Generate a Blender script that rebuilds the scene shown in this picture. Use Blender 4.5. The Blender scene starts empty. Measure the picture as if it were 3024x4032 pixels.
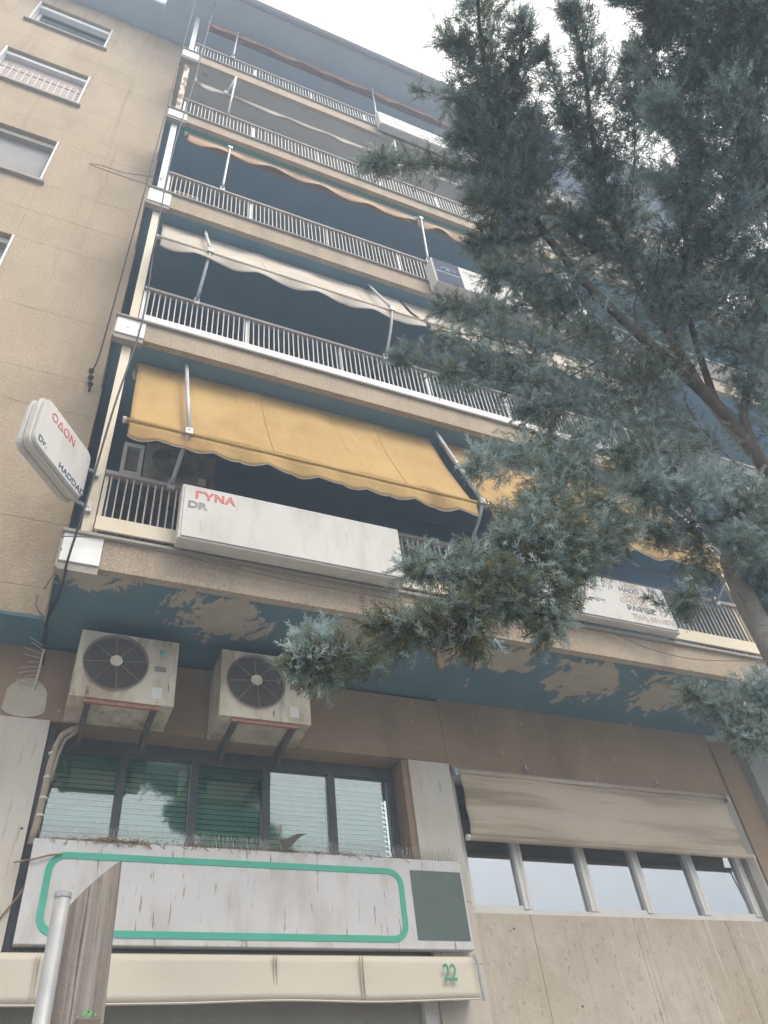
import bpy, math, random
import numpy as np
from mathutils import Vector, Matrix
random.seed(7); RNG = np.random.default_rng(11)
SC = bpy.context.scene
COL = SC.collection
Z0 = 5.67            # height of the lowest balcony's underside above the pavement
# ---------------------------------------------------------------- camera
YAW, PITCH, ROLL, FPX = 0.5008625, 0.7685589, -0.1445620, 3088.05
CAM = np.array([0.133995, -4.879367, -4.069052])
W_, H_ = 3024, 4032
def cam_axes():
    cy, sy, cp, sp = math.cos(YAW), math.sin(YAW), math.cos(PITCH), math.sin(PITCH)
    f = np.array([sy*cp, cy*cp, sp]); r = np.array([cy, -sy, 0.]); u = np.cross(r, f)
    c, s = math.cos(ROLL), math.sin(ROLL)
    return c*r+s*u, -s*r+c*u, f
AR, AU, AF = cam_axes()
def at(px, py, Y):
    """point on the vertical plane y=Y seen at a photo pixel (heights relative to the balcony underside)"""
    d = (px-W_/2)/FPX*AR-(py-H_/2)/FPX*AU+AF
    t = (Y-CAM[1])/d[1]
    return CAM+t*d
cam = bpy.data.cameras.new('camera'); camo = bpy.data.objects.new('camera', cam); COL.objects.link(camo)
cam.sensor_fit = 'HORIZONTAL'; cam.sensor_width = 36.0; cam.lens = 36.0*FPX/W_
cam.clip_start = 0.05; cam.clip_end = 3000
camo.matrix_world = Matrix(((AR[0], AU[0], -AF[0], CAM[0]), (AR[1], AU[1], -AF[1], CAM[1]), (AR[2], AU[2], -AF[2], CAM[2]+Z0), (0, 0, 0, 1)))
SC.camera = camo
SC.render.resolution_x, SC.render.resolution_y = 768, 1024
# ---------------------------------------------------------------- world, sun, exposure
SUN_EL, SUN_AZ = math.radians(58), math.radians(150)     # behind the camera, to its right
wd = bpy.data.worlds.new('World'); SC.world = wd; wd.use_nodes = True
nt = wd.node_tree; nt.nodes.clear()
sky = nt.nodes.new('ShaderNodeTexSky'); sky.sky_type = 'NISHITA'; sky.sun_disc = False
sky.sun_elevation = SUN_EL; sky.sun_rotation = SUN_AZ; sky.dust_density = 4.0; sky.air_density = 1.0
ovc = nt.nodes.new('ShaderNodeMix'); ovc.data_type = 'RGBA'
ovc.inputs[0].default_value = 0.86; ovc.inputs[7].default_value = (10.5, 9.9, 9.1, 1)     # even cloud cover
bg = nt.nodes.new('ShaderNodeBackground'); bg.inputs[1].default_value = 0.10
wo = nt.nodes.new('ShaderNodeOutputWorld')
nt.links.new(sky.outputs[0], ovc.inputs[6]); nt.links.new(ovc.outputs[2], bg.inputs[0]); nt.links.new(bg.outputs[0], wo.inputs[0])
sl = bpy.data.lights.new('sun', 'SUN'); sl.energy = 1.5; sl.angle = math.radians(28); sl.color = (1.0, 0.92, 0.80)
so = bpy.data.objects.new('sun', sl); COL.objects.link(so); so.location = (0, -20, 40)
sd = Vector((math.sin(SUN_AZ)*math.cos(SUN_EL), math.cos(SUN_AZ)*math.cos(SUN_EL), math.sin(SUN_EL)))
so.rotation_euler = (-sd).to_track_quat('-Z', 'Y').to_euler()
SC.view_settings.view_transform = 'Standard'; SC.view_settings.look = 'None'
SC.view_settings.exposure = 1.6; SC.view_settings.gamma = 1.0; SC.view_settings.use_curve_mapping = False
SC.cycles.use_denoising = True; SC.cycles.max_bounces = 8; SC.cycles.transparent_max_bounces = 16
SC.cycles.volume_bounces = 0; SC.cycles.volume_step_rate = 4.0

# ---------------------------------------------------------------- materials
def lnk(nt, a, b): nt.links.new(a, b)
def base_mat(name):
    m = bpy.data.materials.new(name); m.use_nodes = True
    n = m.node_tree; b = n.nodes['Principled BSDF']
    return m, n, b
def pos_vec(n, stretch=(1, 1, 1)):
    g = n.nodes.new('ShaderNodeNewGeometry'); mp = n.nodes.new('ShaderNodeMapping'); mp.inputs['Scale'].default_value = stretch
    lnk(n, g.outputs['Position'], mp.inputs['Vector']); return mp.outputs[0]
def noise(n, scale, detail=5, stretch=(1, 1, 1), rough=0.6, dist=0.0):
    t = n.nodes.new('ShaderNodeTexNoise'); t.inputs['Scale'].default_value = scale; t.inputs['Detail'].default_value = detail
    t.inputs['Roughness'].default_value = rough; t.inputs['Distortion'].default_value = dist
    lnk(n, pos_vec(n, stretch), t.inputs['Vector']); return t.outputs['Fac']
def rng(n, fac, lo, hi, a=0.0, b=1.0):
    r = n.nodes.new('ShaderNodeMapRange'); r.inputs[1].default_value = lo; r.inputs[2].default_value = hi
    r.inputs[3].default_value = a; r.inputs[4].default_value = b; lnk(n, fac, r.inputs[0]); return r.outputs[0]
def mixc(n, fac, a, b):
    m = n.nodes.new('ShaderNodeMix'); m.data_type = 'RGBA'
    if isinstance(fac, (int, float)): m.inputs[0].default_value = fac
    else: lnk(n, fac, m.inputs[0])
    for v, i in ((a, 6), (b, 7)):
        if isinstance(v, tuple): m.inputs[i].default_value = (*v, 1)
        else: lnk(n, v, m.inputs[i])
    return m.outputs[2]
def math_(n, op, a, b=None):
    m = n.nodes.new('ShaderNodeMath'); m.operation = op
    for i, v in ((0, a), (1, b)):
        if v is None: continue
        if isinstance(v, (int, float)): m.inputs[i].default_value = v
        else: lnk(n, v, m.inputs[i])
    return m.outputs[0]
def spots(n, scale, size, dens, stretch=(1, 0, 1)):
    """sparse dots: small radius around some Voronoi points"""
    v = n.nodes.new('ShaderNodeTexVoronoi'); v.inputs['Scale'].default_value = scale; lnk(n, pos_vec(n, stretch), v.inputs['Vector'])
    near = math_(n, 'LESS_THAN', v.outputs['Distance'], size)
    sep = n.nodes.new('ShaderNodeSeparateColor'); lnk(n, v.outputs['Color'], sep.inputs[0])
    return math_(n, 'MULTIPLY', near, math_(n, 'LESS_THAN', sep.outputs[0], dens))
def M(name, c1, c2=None, scale=3, layers=(), rough=0.85, bump=None, metallic=0.0, spec=0.3, dots=None, stretch=(1, 1, 1), transl=0.0):
    m, n, b = base_mat(name)
    col = mixc(n, rng(n, noise(n, scale, 6, stretch), .3, .7), c1, c2 or c1)
    for (c, sc, st, lo, hi, amt) in layers:
        col = mixc(n, rng(n, noise(n, sc, 7, st), lo, hi, 0, amt), col, c)
    if dots:
        for (c, sc, sz, dn) in dots: col = mixc(n, spots(n, sc, sz, dn), col, c)
    lnk(n, col, b.inputs['Base Color']); b.inputs['Roughness'].default_value = rough
    b.inputs['Metallic'].default_value = metallic; b.inputs['Specular IOR Level'].default_value = spec
    if bump:
        bp = n.nodes.new('ShaderNodeBump'); bp.inputs['Strength'].default_value = bump[0]; bp.inputs['Distance'].default_value = bump[2] if len(bump) > 2 else .01
        lnk(n, noise(n, bump[1], 4), bp.inputs['Height']); lnk(n, bp.outputs[0], b.inputs['Normal'])
    if transl:
        tr = n.nodes.new('ShaderNodeBsdfTranslucent'); lnk(n, col, tr.inputs['Color'])
        mx = n.nodes.new('ShaderNodeMixShader'); mx.inputs[0].default_value = transl
        lnk(n, b.outputs[0], mx.inputs[1]); lnk(n, tr.outputs[0], mx.inputs[2]); lnk(n, mx.outputs[0], n.nodes['Material Output'].inputs[0])
    return m
VS = (1, 1, .12)     # vertical streaks
MT = {}
MT['stucco'] = M('tan_stucco', (.40, .315, .222), (.46, .37, .265), 1.3, [((.24, .18, .125), 2.2, (1, 1, .35), .52, .78, .55), ((.56, .45, .33), 60, (1, 1, 1), .50, .72, .45), ((.27, .205, .14), 46, (1, 1, .7), .54, .74, .5), ((.27, .21, .15), .8, (1, 1, .5), .5, .7, .5), ((.24, .18, .125), 3.5, (2.2, 1, .07), .56, .72, .5)], .95, (.9, 45, .02))
MT['fascia'] = M('stippled_fascia', (.37, .295, .215), (.45, .365, .27), 1.6, [((.20, .16, .125), 3.0, (1.2, 1, .15), .5, .8, .7), ((.56, .48, .38), 60, (1, 1, .5), .50, .7, .7), ((.20, .16, .125), 45, (1, 1, .5), .54, .72, .7)], .95, (.9, 50, .02))
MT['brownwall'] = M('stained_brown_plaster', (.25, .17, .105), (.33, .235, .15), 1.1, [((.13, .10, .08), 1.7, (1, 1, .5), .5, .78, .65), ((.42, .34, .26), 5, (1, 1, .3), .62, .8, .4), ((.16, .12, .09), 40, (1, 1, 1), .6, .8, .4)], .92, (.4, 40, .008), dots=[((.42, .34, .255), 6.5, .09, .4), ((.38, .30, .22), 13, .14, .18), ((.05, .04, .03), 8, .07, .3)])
MT['marble'] = M('weathered_marble', (.47, .43, .37), (.54, .50, .44), 2.0, [((.40, .32, .20), 2.6, (1.6, 1, .25), .48, .72, .75), ((.22, .17, .115), 14, (2, 2, .22), .60, .72, .75), ((.40, .39, .38), 5, (1, 1, .6), .58, .75, .35)], .55, (.15, 20, .004), dots=[((.05, .035, .03), 7, .07, .5)])
MT['travertine'] = M('streaked_travertine', (.40, .345, .275), (.48, .42, .345), 1.6, [((.30, .22, .13), 1.0, (1, 1, .7), .46, .72, .65), ((.33, .275, .205), 7, (1, 1, .8), .48, .70, .55), ((.62, .58, .52), 3.2, (3.0, 1, .05), .60, .68, .7), ((.25, .185, .12), 4.0, (3.0, 1, .07), .60, .72, .55), ((.20, .15, .105), 30, (1.1, 1, .6), .60, .68, .7), ((.56, .51, .44), 36, (1, 1, .7), .58, .70, .4)], .6, (.45, 30, .008), dots=[((.045, .03, .025), 5.5, .055, .55)])
MT['tile'] = M('white_corner_marble', (.68, .68, .68), (.76, .76, .75), 5, [((.48, .46, .44), 12, (1, 1, .4), .62, .8, .5)], .45, dots=[((.1, .09, .08), 9, .1, .12)])
MT['cement'] = M('bare_cement', (.29, .26, .23), (.36, .33, .29), 2, [((.20, .18, .17), 4, (1, 1, 1), .55, .75, .6)], .95, (.4, 30, .008))
MT['greysoffit'] = M('unpainted_grey_soffit', (.44, .42, .39), (.52, .49, .455), 1.4, [((.16, .21, .24), 3.5, (1, 1, 1), .62, .7, .7)], .95)
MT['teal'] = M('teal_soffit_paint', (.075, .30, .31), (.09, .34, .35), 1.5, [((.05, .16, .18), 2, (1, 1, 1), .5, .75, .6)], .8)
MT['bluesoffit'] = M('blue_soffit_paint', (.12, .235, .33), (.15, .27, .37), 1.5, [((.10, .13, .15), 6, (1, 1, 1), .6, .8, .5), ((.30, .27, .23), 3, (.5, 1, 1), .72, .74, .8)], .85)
MT['roofsoffit'] = M('roof_soffit', (.42, .48, .55), (.47, .53, .60), 1.2, [((.34, .39, .45), 2, (1, 1, 1), .5, .8, .5)], .9)
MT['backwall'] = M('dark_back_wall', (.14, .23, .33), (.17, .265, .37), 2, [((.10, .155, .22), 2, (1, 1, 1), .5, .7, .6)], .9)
def peel_mat():
    m, n, b = base_mat('peeling_blue_soffit')
    pts = [(1.35, .40, .52), (.22, .1, .42), (2.42, .34, .44), (3.62, .30, .42), (4.12, .30, .36), (5.05, .44, .58), (6.10, .46, .55), (6.9, .35, .3)]
    acc = None
    g = n.nodes.new('ShaderNodeNewGeometry')
    for (x, y, r) in pts:
        d = n.nodes.new('ShaderNodeVectorMath'); d.operation = 'DISTANCE'
        sx = n.nodes.new('ShaderNodeMapping'); sx.inputs['Scale'].default_value = (.75, 1.15, 0); lnk(n, g.outputs['Position'], sx.inputs['Vector'])
        lnk(n, sx.outputs[0], d.inputs[0]); d.inputs[1].default_value = (x*.75, y*1.15, 0)
        v = rng(n, d.outputs['Value'], 0, r, 1, 0)
        acc = v if acc is None else math_(n, 'MAXIMUM', acc, v)
    nz = math_(n, 'ADD', noise(n, 4.2, 10, (1.3, 1, 1), .66, .6), math_(n, 'MULTIPLY', acc, .46))
    nz = math_(n, 'ADD', nz, rng(n, noise(n, 1.1, 2), .3, .7, -.06, .06))
    mask = rng(n, nz, .685, .695)
    halo = rng(n, nz, .60, .69, 0, .35)
    blue = mixc(n, rng(n, noise(n, 2.5, 6), .3, .7), (.065, .145, .18), (.085, .175, .215))
    blue = mixc(n, rng(n, noise(n, 7, 7, (1, .5, 1)), .58, .75, 0, .45), blue, (.14, .165, .165))
    blue = mixc(n, halo, blue, (.16, .17, .16))
    bare = mixc(n, rng(n, noise(n, 6, 6), .3, .7), (.31, .275, .215), (.40, .36, .29))
    lnk(n, mixc(n, mask, blue, bare), b.inputs['Base Color']); b.inputs['Roughness'].default_value = .9
    bp = n.nodes.new('ShaderNodeBump'); bp.inputs['Strength'].default_value = .4; bp.inputs['Distance'].default_value = .004; bp.invert = True
    lnk(n, mask, bp.inputs['Height']); lnk(n, bp.outputs[0], b.inputs['Normal'])
    return m
MT['peel'] = peel_mat()
MT['creampaint'] = M('cream_metal_paint', (.62, .54, .40), (.68, .60, .46), 3, [((.42, .33, .22), 6, (1, 1, .5), .6, .8, .5)], .5)
MT['whitepaint'] = M('white_metal_paint', (.60, .60, .60), (.68, .68, .67), 3, [((.36, .31, .26), 8, (1, 1, .6), .6, .78, .6)], .5)
MT['rustpaint'] = M('rusty_white_paint', (.55, .50, .44), (.60, .55, .5), 3, [((.16, .08, .045), 9, (1, 1, .5), .5, .56, .95)], .7)
MT['barpaint'] = M('dull_cream_bars', (.44, .38, .31), (.52, .46, .38), 12, [((.25, .15, .09), 14, (1, 1, .3), .6, .72, .6)], .6)
MT['barwhite'] = M('dull_white_bars', (.48, .465, .44), (.55, .54, .51), 12, [((.33, .24, .18), 14, (1, 1, .3), .62, .75, .5)], .6)
MT['handrail'] = M('weathered_handrail', (.27, .235, .215), (.37, .33, .30), 5, [((.42, .38, .34), 12, (.3, 1, 1), .6, .75, .5)], .75)
MT['galv'] = M('galvanised_steel', (.33, .34, .35), (.42, .43, .44), 8, [((.24, .20, .17), 12, (1, 1, .4), .6, .8, .5)], .5, metallic=.35)
MT['darkmetal'] = M('dark_iron', (.06, .05, .045), (.10, .085, .07), 9, rough=.7)
MT['yellowcloth'] = M('ochre_awning_cloth', (.45, .29, .11), (.52, .345, .14), 1.6, [((.34, .205, .075), 1.8, (1, 1, .5), .48, .72, .7), ((.36, .22, .085), 4.5, (2.5, 1, .12), .54, .72, .5), ((.50, .31, .10), 120, (1, 1, 1), .5, .8, .3)], .85, dots=[((.66, .60, .50), 8, .10, .07), ((.64, .54, .36), 20, .15, .07), ((.30, .18, .08), 28, .16, .06)], transl=.2)
MT['creamcloth'] = M('faded_cream_awning_cloth', (.53, .47, .39), (.60, .54, .46), 2, [((.36, .29, .22), 3, (.4, 1, 1), .56, .78, .6), ((.27, .20, .15), 16, (1, 1, 1), .68, .76, .5)], .85, transl=.22)
MT['beigecloth'] = M('dusty_beige_blind_cloth', (.50, .42, .315), (.56, .48, .375), 1.5, [((.25, .185, .12), 2.1, (.22, 1, 2.6), .46, .66, .8), ((.22, .17, .12), 10, (.3, 1, 1.5), .64, .76, .4)], .8, (.3, 3, .03), transl=.1)
MT['shopcloth'] = M('shop_awning_vinyl', (.46, .42, .345), (.52, .48, .40), 1.3, [((.46, .43, .32), 2.0, (.6, 1, 1.2), .55, .75, .5), ((.22, .18, .14), 26, (1.4, 1, .18), .73, .77, .6)], .6)
MT['browncloth'] = M('brown_awning_cloth', (.40, .26, .16), (.48, .33, .22), 3, [((.22, .14, .09), 4, (.3, 1, 1), .5, .7, .6)], .85, transl=.2)
MT['terracotta'] = M('terracotta_awning_cloth', (.40, .21, .14), (.47, .26, .175), 3, [((.25, .13, .10), 4, (.3, 1, 1), .5, .7, .6)], .85, transl=.2)
MT['valpeach'] = M('peach_valance_cloth', (.58, .40, .26), (.64, .46, .31), 4, rough=.85, transl=.3)
MT['acwhite'] = M('grimy_white_casing', (.47, .425, .335), (.54, .49, .395), 3, [((.25, .18, .11), 3.4, (1, 1, .4), .46, .66, .85), ((.13, .10, .075), 7, (1.3, 1, .25), .58, .72, .7), ((.06, .045, .035), 24, (1, 1, .2), .64, .70, .9)], .55)
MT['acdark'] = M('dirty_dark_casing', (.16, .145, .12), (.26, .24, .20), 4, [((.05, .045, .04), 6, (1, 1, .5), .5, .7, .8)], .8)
MT['grille'] = M('fan_grille_wire', (.17, .145, .125), (.24, .21, .18), 6, rough=.55, metallic=.2)
MT['fan'] = M('fan_blade', (.13, .11, .095), (.18, .155, .135), 6, rough=.6)
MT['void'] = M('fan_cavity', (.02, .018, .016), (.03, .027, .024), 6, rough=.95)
MT['rust'] = M('rusty_angle_iron', (.28, .13, .09), (.36, .19, .13), 8, [((.14, .07, .05), 12, (1, 1, 1), .5, .7, .7)], .85)
MT['signwhite'] = M('sign_acrylic', (.52, .51, .49), (.58, .57, .55), 2, [((.38, .35, .31), 4, (1, 1, .25), .52, .74, .6), ((.24, .21, .18), 18, (1.5, 1, .12), .66, .74, .5)], .7, spec=.15)
MT['signside'] = M('sign_metal_side', (.48, .46, .42), (.56, .54, .5), 3, [((.25, .23, .2), 5, (1, 1, .4), .58, .78, .6)], .5)
MT['shopsign'] = M('flaking_white_signboard', (.48, .47, .47), (.55, .54, .54), 3, [((.33, .27, .21), 4, (1, 1, .3), .50, .74, .7), ((.14, .10, .075), 26, (1.5, 1, .14), .62, .68, .85)], .55)
MT['green'] = M('sea_green_sign_band', (.05, .33, .23), (.07, .38, .27), 4, rough=.45)
MT['darkgreen'] = M('dark_green_sign_panel', (.07, .10, .09), (.10, .13, .12), 4, rough=.45)
MT['red'] = M('red_lettering', (.48, .06, .055), (.55, .09, .08), 8, rough=.5)
MT['greyink'] = M('grey_lettering', (.15, .15, .16), (.2, .2, .21), 8, rough=.5)
MT['tanink'] = M('faded_tan_lettering', (.40, .32, .25), (.47, .39, .31), 12, rough=.5)
MT['blueink'] = M('navy_lettering', (.03, .06, .14), (.05, .085, .17), 8, rough=.5)
MT['greenink'] = M('green_lettering', (.06, .26, .16), (.08, .30, .19), 8, rough=.5)
MT['paleink'] = M('pale_blue_lettering', (.30, .36, .50), (.36, .42, .56), 8, rough=.5)
MT['navy'] = M('navy_sign_panel', (.03, .04, .075), (.045, .06, .10), 6, [((.12, .13, .17), 10, (1, 1, .2), .62, .75, .5)], .75, spec=.1)
MT['slat'] = M('green_blind_slat', (.20, .56, .36), (.25, .62, .42), 3, rough=.45, spec=.4)
MT['darkframe'] = M('dark_window_frame', (.06, .06, .065), (.10, .10, .105), 6, rough=.5)
MT['alu'] = M('white_aluminium_frame', (.60, .58, .54), (.67, .65, .61), 4, [((.38, .34, .29), 6, (1, 1, .5), .6, .78, .5)], .4)
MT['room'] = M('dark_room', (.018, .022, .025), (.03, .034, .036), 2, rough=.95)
MT['shutter'] = M('grey_roller_shutter', (.25, .235, .235), (.29, .275, .275), 3, rough=.6)
MT['pinkshutter'] = M('pinkish_roller_shutter', (.36, .29, .27), (.41, .335, .31), 3, rough=.6)
MT['curtain'] = M('white_net_curtain', (.62, .63, .65), (.7, .71, .72), 8, rough=.9, transl=.3)
MT['woodpole'] = M('weathered_grey_wood', (.20, .165, .14), (.29, .25, .225), 3.5, [((.38, .35, .32), 9, (3, 3, .10), .48, .62, .8), ((.09, .065, .05), 14, (3, 3, .07), .54, .62, .85)], .9, (.6, 22, .01), stretch=(2, 2, .15))
MT['bark'] = M('dark_bark', (.09, .075, .065), (.15, .125, .11), 10, [((.24, .21, .19), 14, (1, 1, .4), .58, .72, .6)], .95, (.7, 30, .012))
MT['palebark'] = M('mottled_pale_bark', (.22, .19, .17), (.33, .29, .265), 9, [((.10, .08, .07), 12, (1, 1, .4), .55, .65, .8)], .95, (.8, 22, .015))
MT['trunkbark'] = M('grey_trunk_bark', (.19, .175, .16), (.28, .26, .24), 9, [((.08, .065, .055), 12, (1, 1, .3), .52, .65, .8)], .95, (.9, 22, .02))
MT['cable'] = M('black_cable', (.022, .022, .024), (.035, .035, .037), 6, rough=.6)
MT['browncable'] = M('dusty_brown_cable', (.15, .12, .095), (.2, .165, .13), 6, rough=.8)
MT['pipewrap'] = M('taped_pipe_insulation', (.27, .225, .165), (.35, .30, .225), 9, [((.12, .09, .065), 10, (1, 1, .6), .58, .68, .8), ((.7, .68, .62), 7, (1, 1, .5), .66, .72, .8)], .75)
MT['mortar'] = M('pale_mortar', (.42, .37, .30), (.50, .45, .37), 4, [((.24, .19, .14), 5, (1, 1, 1), .55, .7, .6)], .95, dots=[((.05, .04, .03), 9, .16, .3)])
MT['straw'] = M('nest_straw', (.20, .13, .07), (.30, .21, .12), 20, rough=.95)
MT['spike'] = M('grey_spike_wire', (.25, .24, .22), (.34, .33, .31), 20, rough=.5, metallic=.4)
MT['plasticspike'] = M('pale_plastic_spike', (.52, .48, .43), (.6, .56, .5), 20, rough=.6)
MT['asphalt'] = M('asphalt_road', (.05, .05, .052), (.07, .07, .07), 3, [((.09, .09, .09), 40, (1, 1, 1), .55, .7, .5)], .9)
MT['pavement'] = M('concrete_paving', (.30, .285, .265), (.37, .355, .33), 2, [((.2, .19, .175), 3, (1, 1, 1), .55, .75, .6)], .9)
MT['kerb'] = M('kerb_stone', (.4, .39, .37), (.46, .45, .42), 4, rough=.85)
MT['greywall'] = M('grey_render', (.27, .255, .23), (.32, .30, .275), 1.5, [((.22, .2, .185), 2.4, (1, 1, .5), .52, .75, .5)], .92)
MT['doorglass'] = M('balcony_door', (.03, .035, .04), (.04, .045, .05), 2, rough=.25)
MT['dryleaf'] = M('dry_leaf', (.14, .10, .08), (.22, .17, .13), 20, rough=.9)
MT['lightcan'] = M('bulkhead_lamp_glass', (.5, .5, .48), (.56, .56, .54), 8, rough=.4)
def glass_mat(name, tint=(.9, .95, .93), f0=1.5, minr=.04):
    m, n, b = base_mat(name); n.nodes.remove(b)
    fr = n.nodes.new('ShaderNodeFresnel'); fr.inputs[0].default_value = f0
    gl = n.nodes.new('ShaderNodeBsdfGlossy'); gl.inputs['Roughness'].default_value = .01; gl.inputs[0].default_value = (.95, .97, 1, 1)
    bp = n.nodes.new('ShaderNodeBump'); bp.inputs['Strength'].default_value = .04; bp.inputs['Distance'].default_value = .02
    lnk(n, noise(n, 1.7, 2), bp.inputs['Height']); lnk(n, bp.outputs[0], gl.inputs['Normal'])
    tr = n.nodes.new('ShaderNodeBsdfTransparent'); tr.inputs[0].default_value = (*tint, 1)
    mx = n.nodes.new('ShaderNodeMixShader')
    lnk(n, rng(n, fr.outputs[0], 0, 1, minr, 1), mx.inputs[0]); lnk(n, tr.outputs[0], mx.inputs[1]); lnk(n, gl.outputs[0], mx.inputs[2])
    lnk(n, mx.outputs[0], n.nodes['Material Output'].inputs[0])
    return m
MT['glass'] = glass_mat('window_glass', (.88, .95, .92), 1.52, .11)
MT['darkglass'] = glass_mat('dark_window_glass', (.5, .53, .55), 2.2, .40)
def leaf_mat():
    m, n, b = base_mat('cypress_foliage')
    a = n.nodes.new('ShaderNodeAttribute'); a.attribute_name = 'tint'
    r = n.nodes.new('ShaderNodeValToRGB'); e = r.color_ramp.elements
    e[0].position = 0; e[0].color = (.085, .065, .04, 1); e[1].position = 1; e[1].color = (.48, .58, .58, 1)
    for p_, c in ((.2, (.16, .175, .085, 1)), (.45, (.215, .28, .255, 1)), (.72, (.34, .435, .44, 1))):
        k = e.new(p_); k.color = c
    lnk(n, a.outputs['Fac'], r.inputs[0]); lnk(n, r.outputs[0], b.inputs['Base Color']); b.inputs['Roughness'].default_value = .7; b.inputs['Specular IOR Level'].default_value = .2
    tr = n.nodes.new('ShaderNodeBsdfTranslucent'); lnk(n, r.outputs[0], tr.inputs[0]); mx = n.nodes.new('ShaderNodeMixShader'); mx.inputs[0].default_value = .5
    lnk(n, b.outputs[0], mx.inputs[1]); lnk(n, tr.outputs[0], mx.inputs[2]); lnk(n, mx.outputs[0], n.nodes['Material Output'].inputs[0])
    return m
MT['leaf'] = leaf_mat()

# ---------------------------------------------------------------- mesh helpers (heights given relative to the balcony underside)
class MB:
    def __init__(s): s.v = []; s.f = []
    def add(s, v, f):
        o = len(s.v); s.v += [tuple(map(float, p)) for p in v]; s.f += [tuple(i+o for i in q) for q in f]; return s
    def box(s, x0, x1, y0, y1, z0, z1):
        v = [(x, y, z) for z in (z0, z1) for y in (y0, y1) for x in (x0, x1)]
        return s.add(v, [(0, 2, 3, 1), (4, 5, 7, 6), (0, 1, 5, 4), (2, 6, 7, 3), (0, 4, 6, 2), (1, 3, 7, 5)])
    def tube(s, pts, r, n=8, cap=True):
        pts = [np.array(p, float) for p in pts]; k = len(pts)
        rs = r if isinstance(r, (list, tuple, np.ndarray)) else [r]*k
        vs = []; prev = None
        for i in range(k):
            t = pts[min(i+1, k-1)]-pts[max(i-1, 0)]; t = t/(np.linalg.norm(t)+1e-9)
            if prev is None:
                a = np.array([0, 0, 1.]) if abs(t[2]) < .9 else np.array([1., 0, 0]); u = np.cross(t, a)
            else: u = prev-t*(prev@t)
            u /= np.linalg.norm(u)+1e-9; w = np.cross(t, u); prev = u
            for j in range(n):
                g = 2*math.pi*j/n; vs.append(pts[i]+rs[i]*(math.cos(g)*u+math.sin(g)*w))
        fs = [(i*n+j, i*n+(j+1) % n, (i+1)*n+(j+1) % n, (i+1)*n+j) for i in range(k-1) for j in range(n)]
        if cap: fs += [tuple(reversed(range(n))), tuple((k-1)*n+j for j in range(n))]
        return s.add(vs, fs)
    def prism(s, poly, axis, a, b):
        """extrude a 2D polygon; axis 'y': poly in (x,z); axis 'x': poly in (y,z); axis 'z': poly in (x,y)"""
        n = len(poly)
        def P(p, t): return {'y': (p[0], t, p[1]), 'x': (t, p[0], p[1]), 'z': (p[0], p[1], t)}[axis]
        return s.add([P(p, a) for p in poly]+[P(p, b) for p in poly], [tuple(range(n)), tuple(reversed(range(n, 2*n)))]+[(i, n+i, n+(i+1) % n, (i+1) % n) for i in range(n)])
    def grid(s, P, thick=None):
        """P[i][j] points; closed shell when thick = offset vector"""
        ni, nj = len(P), len(P[0]); A = [p for r in P for p in r]
        q = [(i*nj+j, i*nj+j+1, (i+1)*nj+j+1, (i+1)*nj+j) for i in range(ni-1) for j in range(nj-1)]
        if thick is None: return s.add(A, q)
        t = np.array(thick); B = [np.array(p)+t for p in A]; N = ni*nj
        f = q+[tuple(reversed([k+N for k in c])) for c in q]
        rim = [j for j in range(nj)]+[i*nj+nj-1 for i in range(1, ni)]+[(ni-1)*nj+j for j in range(nj-2, -1, -1)]+[i*nj for i in range(ni-2, 0, -1)]
        f += [(rim[k], rim[(k+1) % len(rim)], rim[(k+1) % len(rim)]+N, rim[k]+N) for k in range(len(rim))]
        return s.add(A+B, f)
    def lathe(s, prof, c, axis='y', n=24):
        """prof: (radius, offset along axis)"""
        vs = []
        for (r, h) in prof:
            for j in range(n):
                g = 2*math.pi*j/n; ca, sa = r*math.cos(g), r*math.sin(g)
                vs.append({'y': (c[0]+ca, c[1]+h, c[2]+sa), 'z': (c[0]+ca, c[1]+sa, c[2]+h), 'x': (c[0]+h, c[1]+ca, c[2]+sa)}[axis])
        k = len(prof)
        fs = [(i*n+j, i*n+(j+1) % n, (i+1)*n+(j+1) % n, (i+1)*n+j) for i in range(k-1) for j in range(n)]
        if prof[0][0] > 1e-4: fs.append(tuple(range(n)))
        if prof[-1][0] > 1e-4: fs.append(tuple(reversed([(k-1)*n+j for j in range(n)])))
        return s.add(vs, fs)
LOC = {}
def mesh_of(mb, name, o):
    me = bpy.data.meshes.new(name)
    me.from_pydata([(v[0]-o[0], v[1]-o[1], v[2]-o[2]) for v in mb.v], [], mb.f); me.update(); return me
def fixn(me):
    import bmesh
    bm = bmesh.new(); bm.from_mesh(me); bmesh.ops.recalc_face_normals(bm, faces=bm.faces); bm.to_mesh(me); bm.free()
def tag(o, label=None, cat=None, group=None, kind=None):
    for k, v in (('label', label), ('category', cat), ('group', group), ('kind', kind)):
        if v: o[k] = v
    return o
def thing(name, loc, label, cat, group=None):
    o = bpy.data.objects.new(name, None); COL.objects.link(o); o.location = (loc[0], loc[1], loc[2]+Z0); o.empty_display_size = .1
    LOC[o.name] = np.array(loc, float); return tag(o, label, cat, group)
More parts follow.
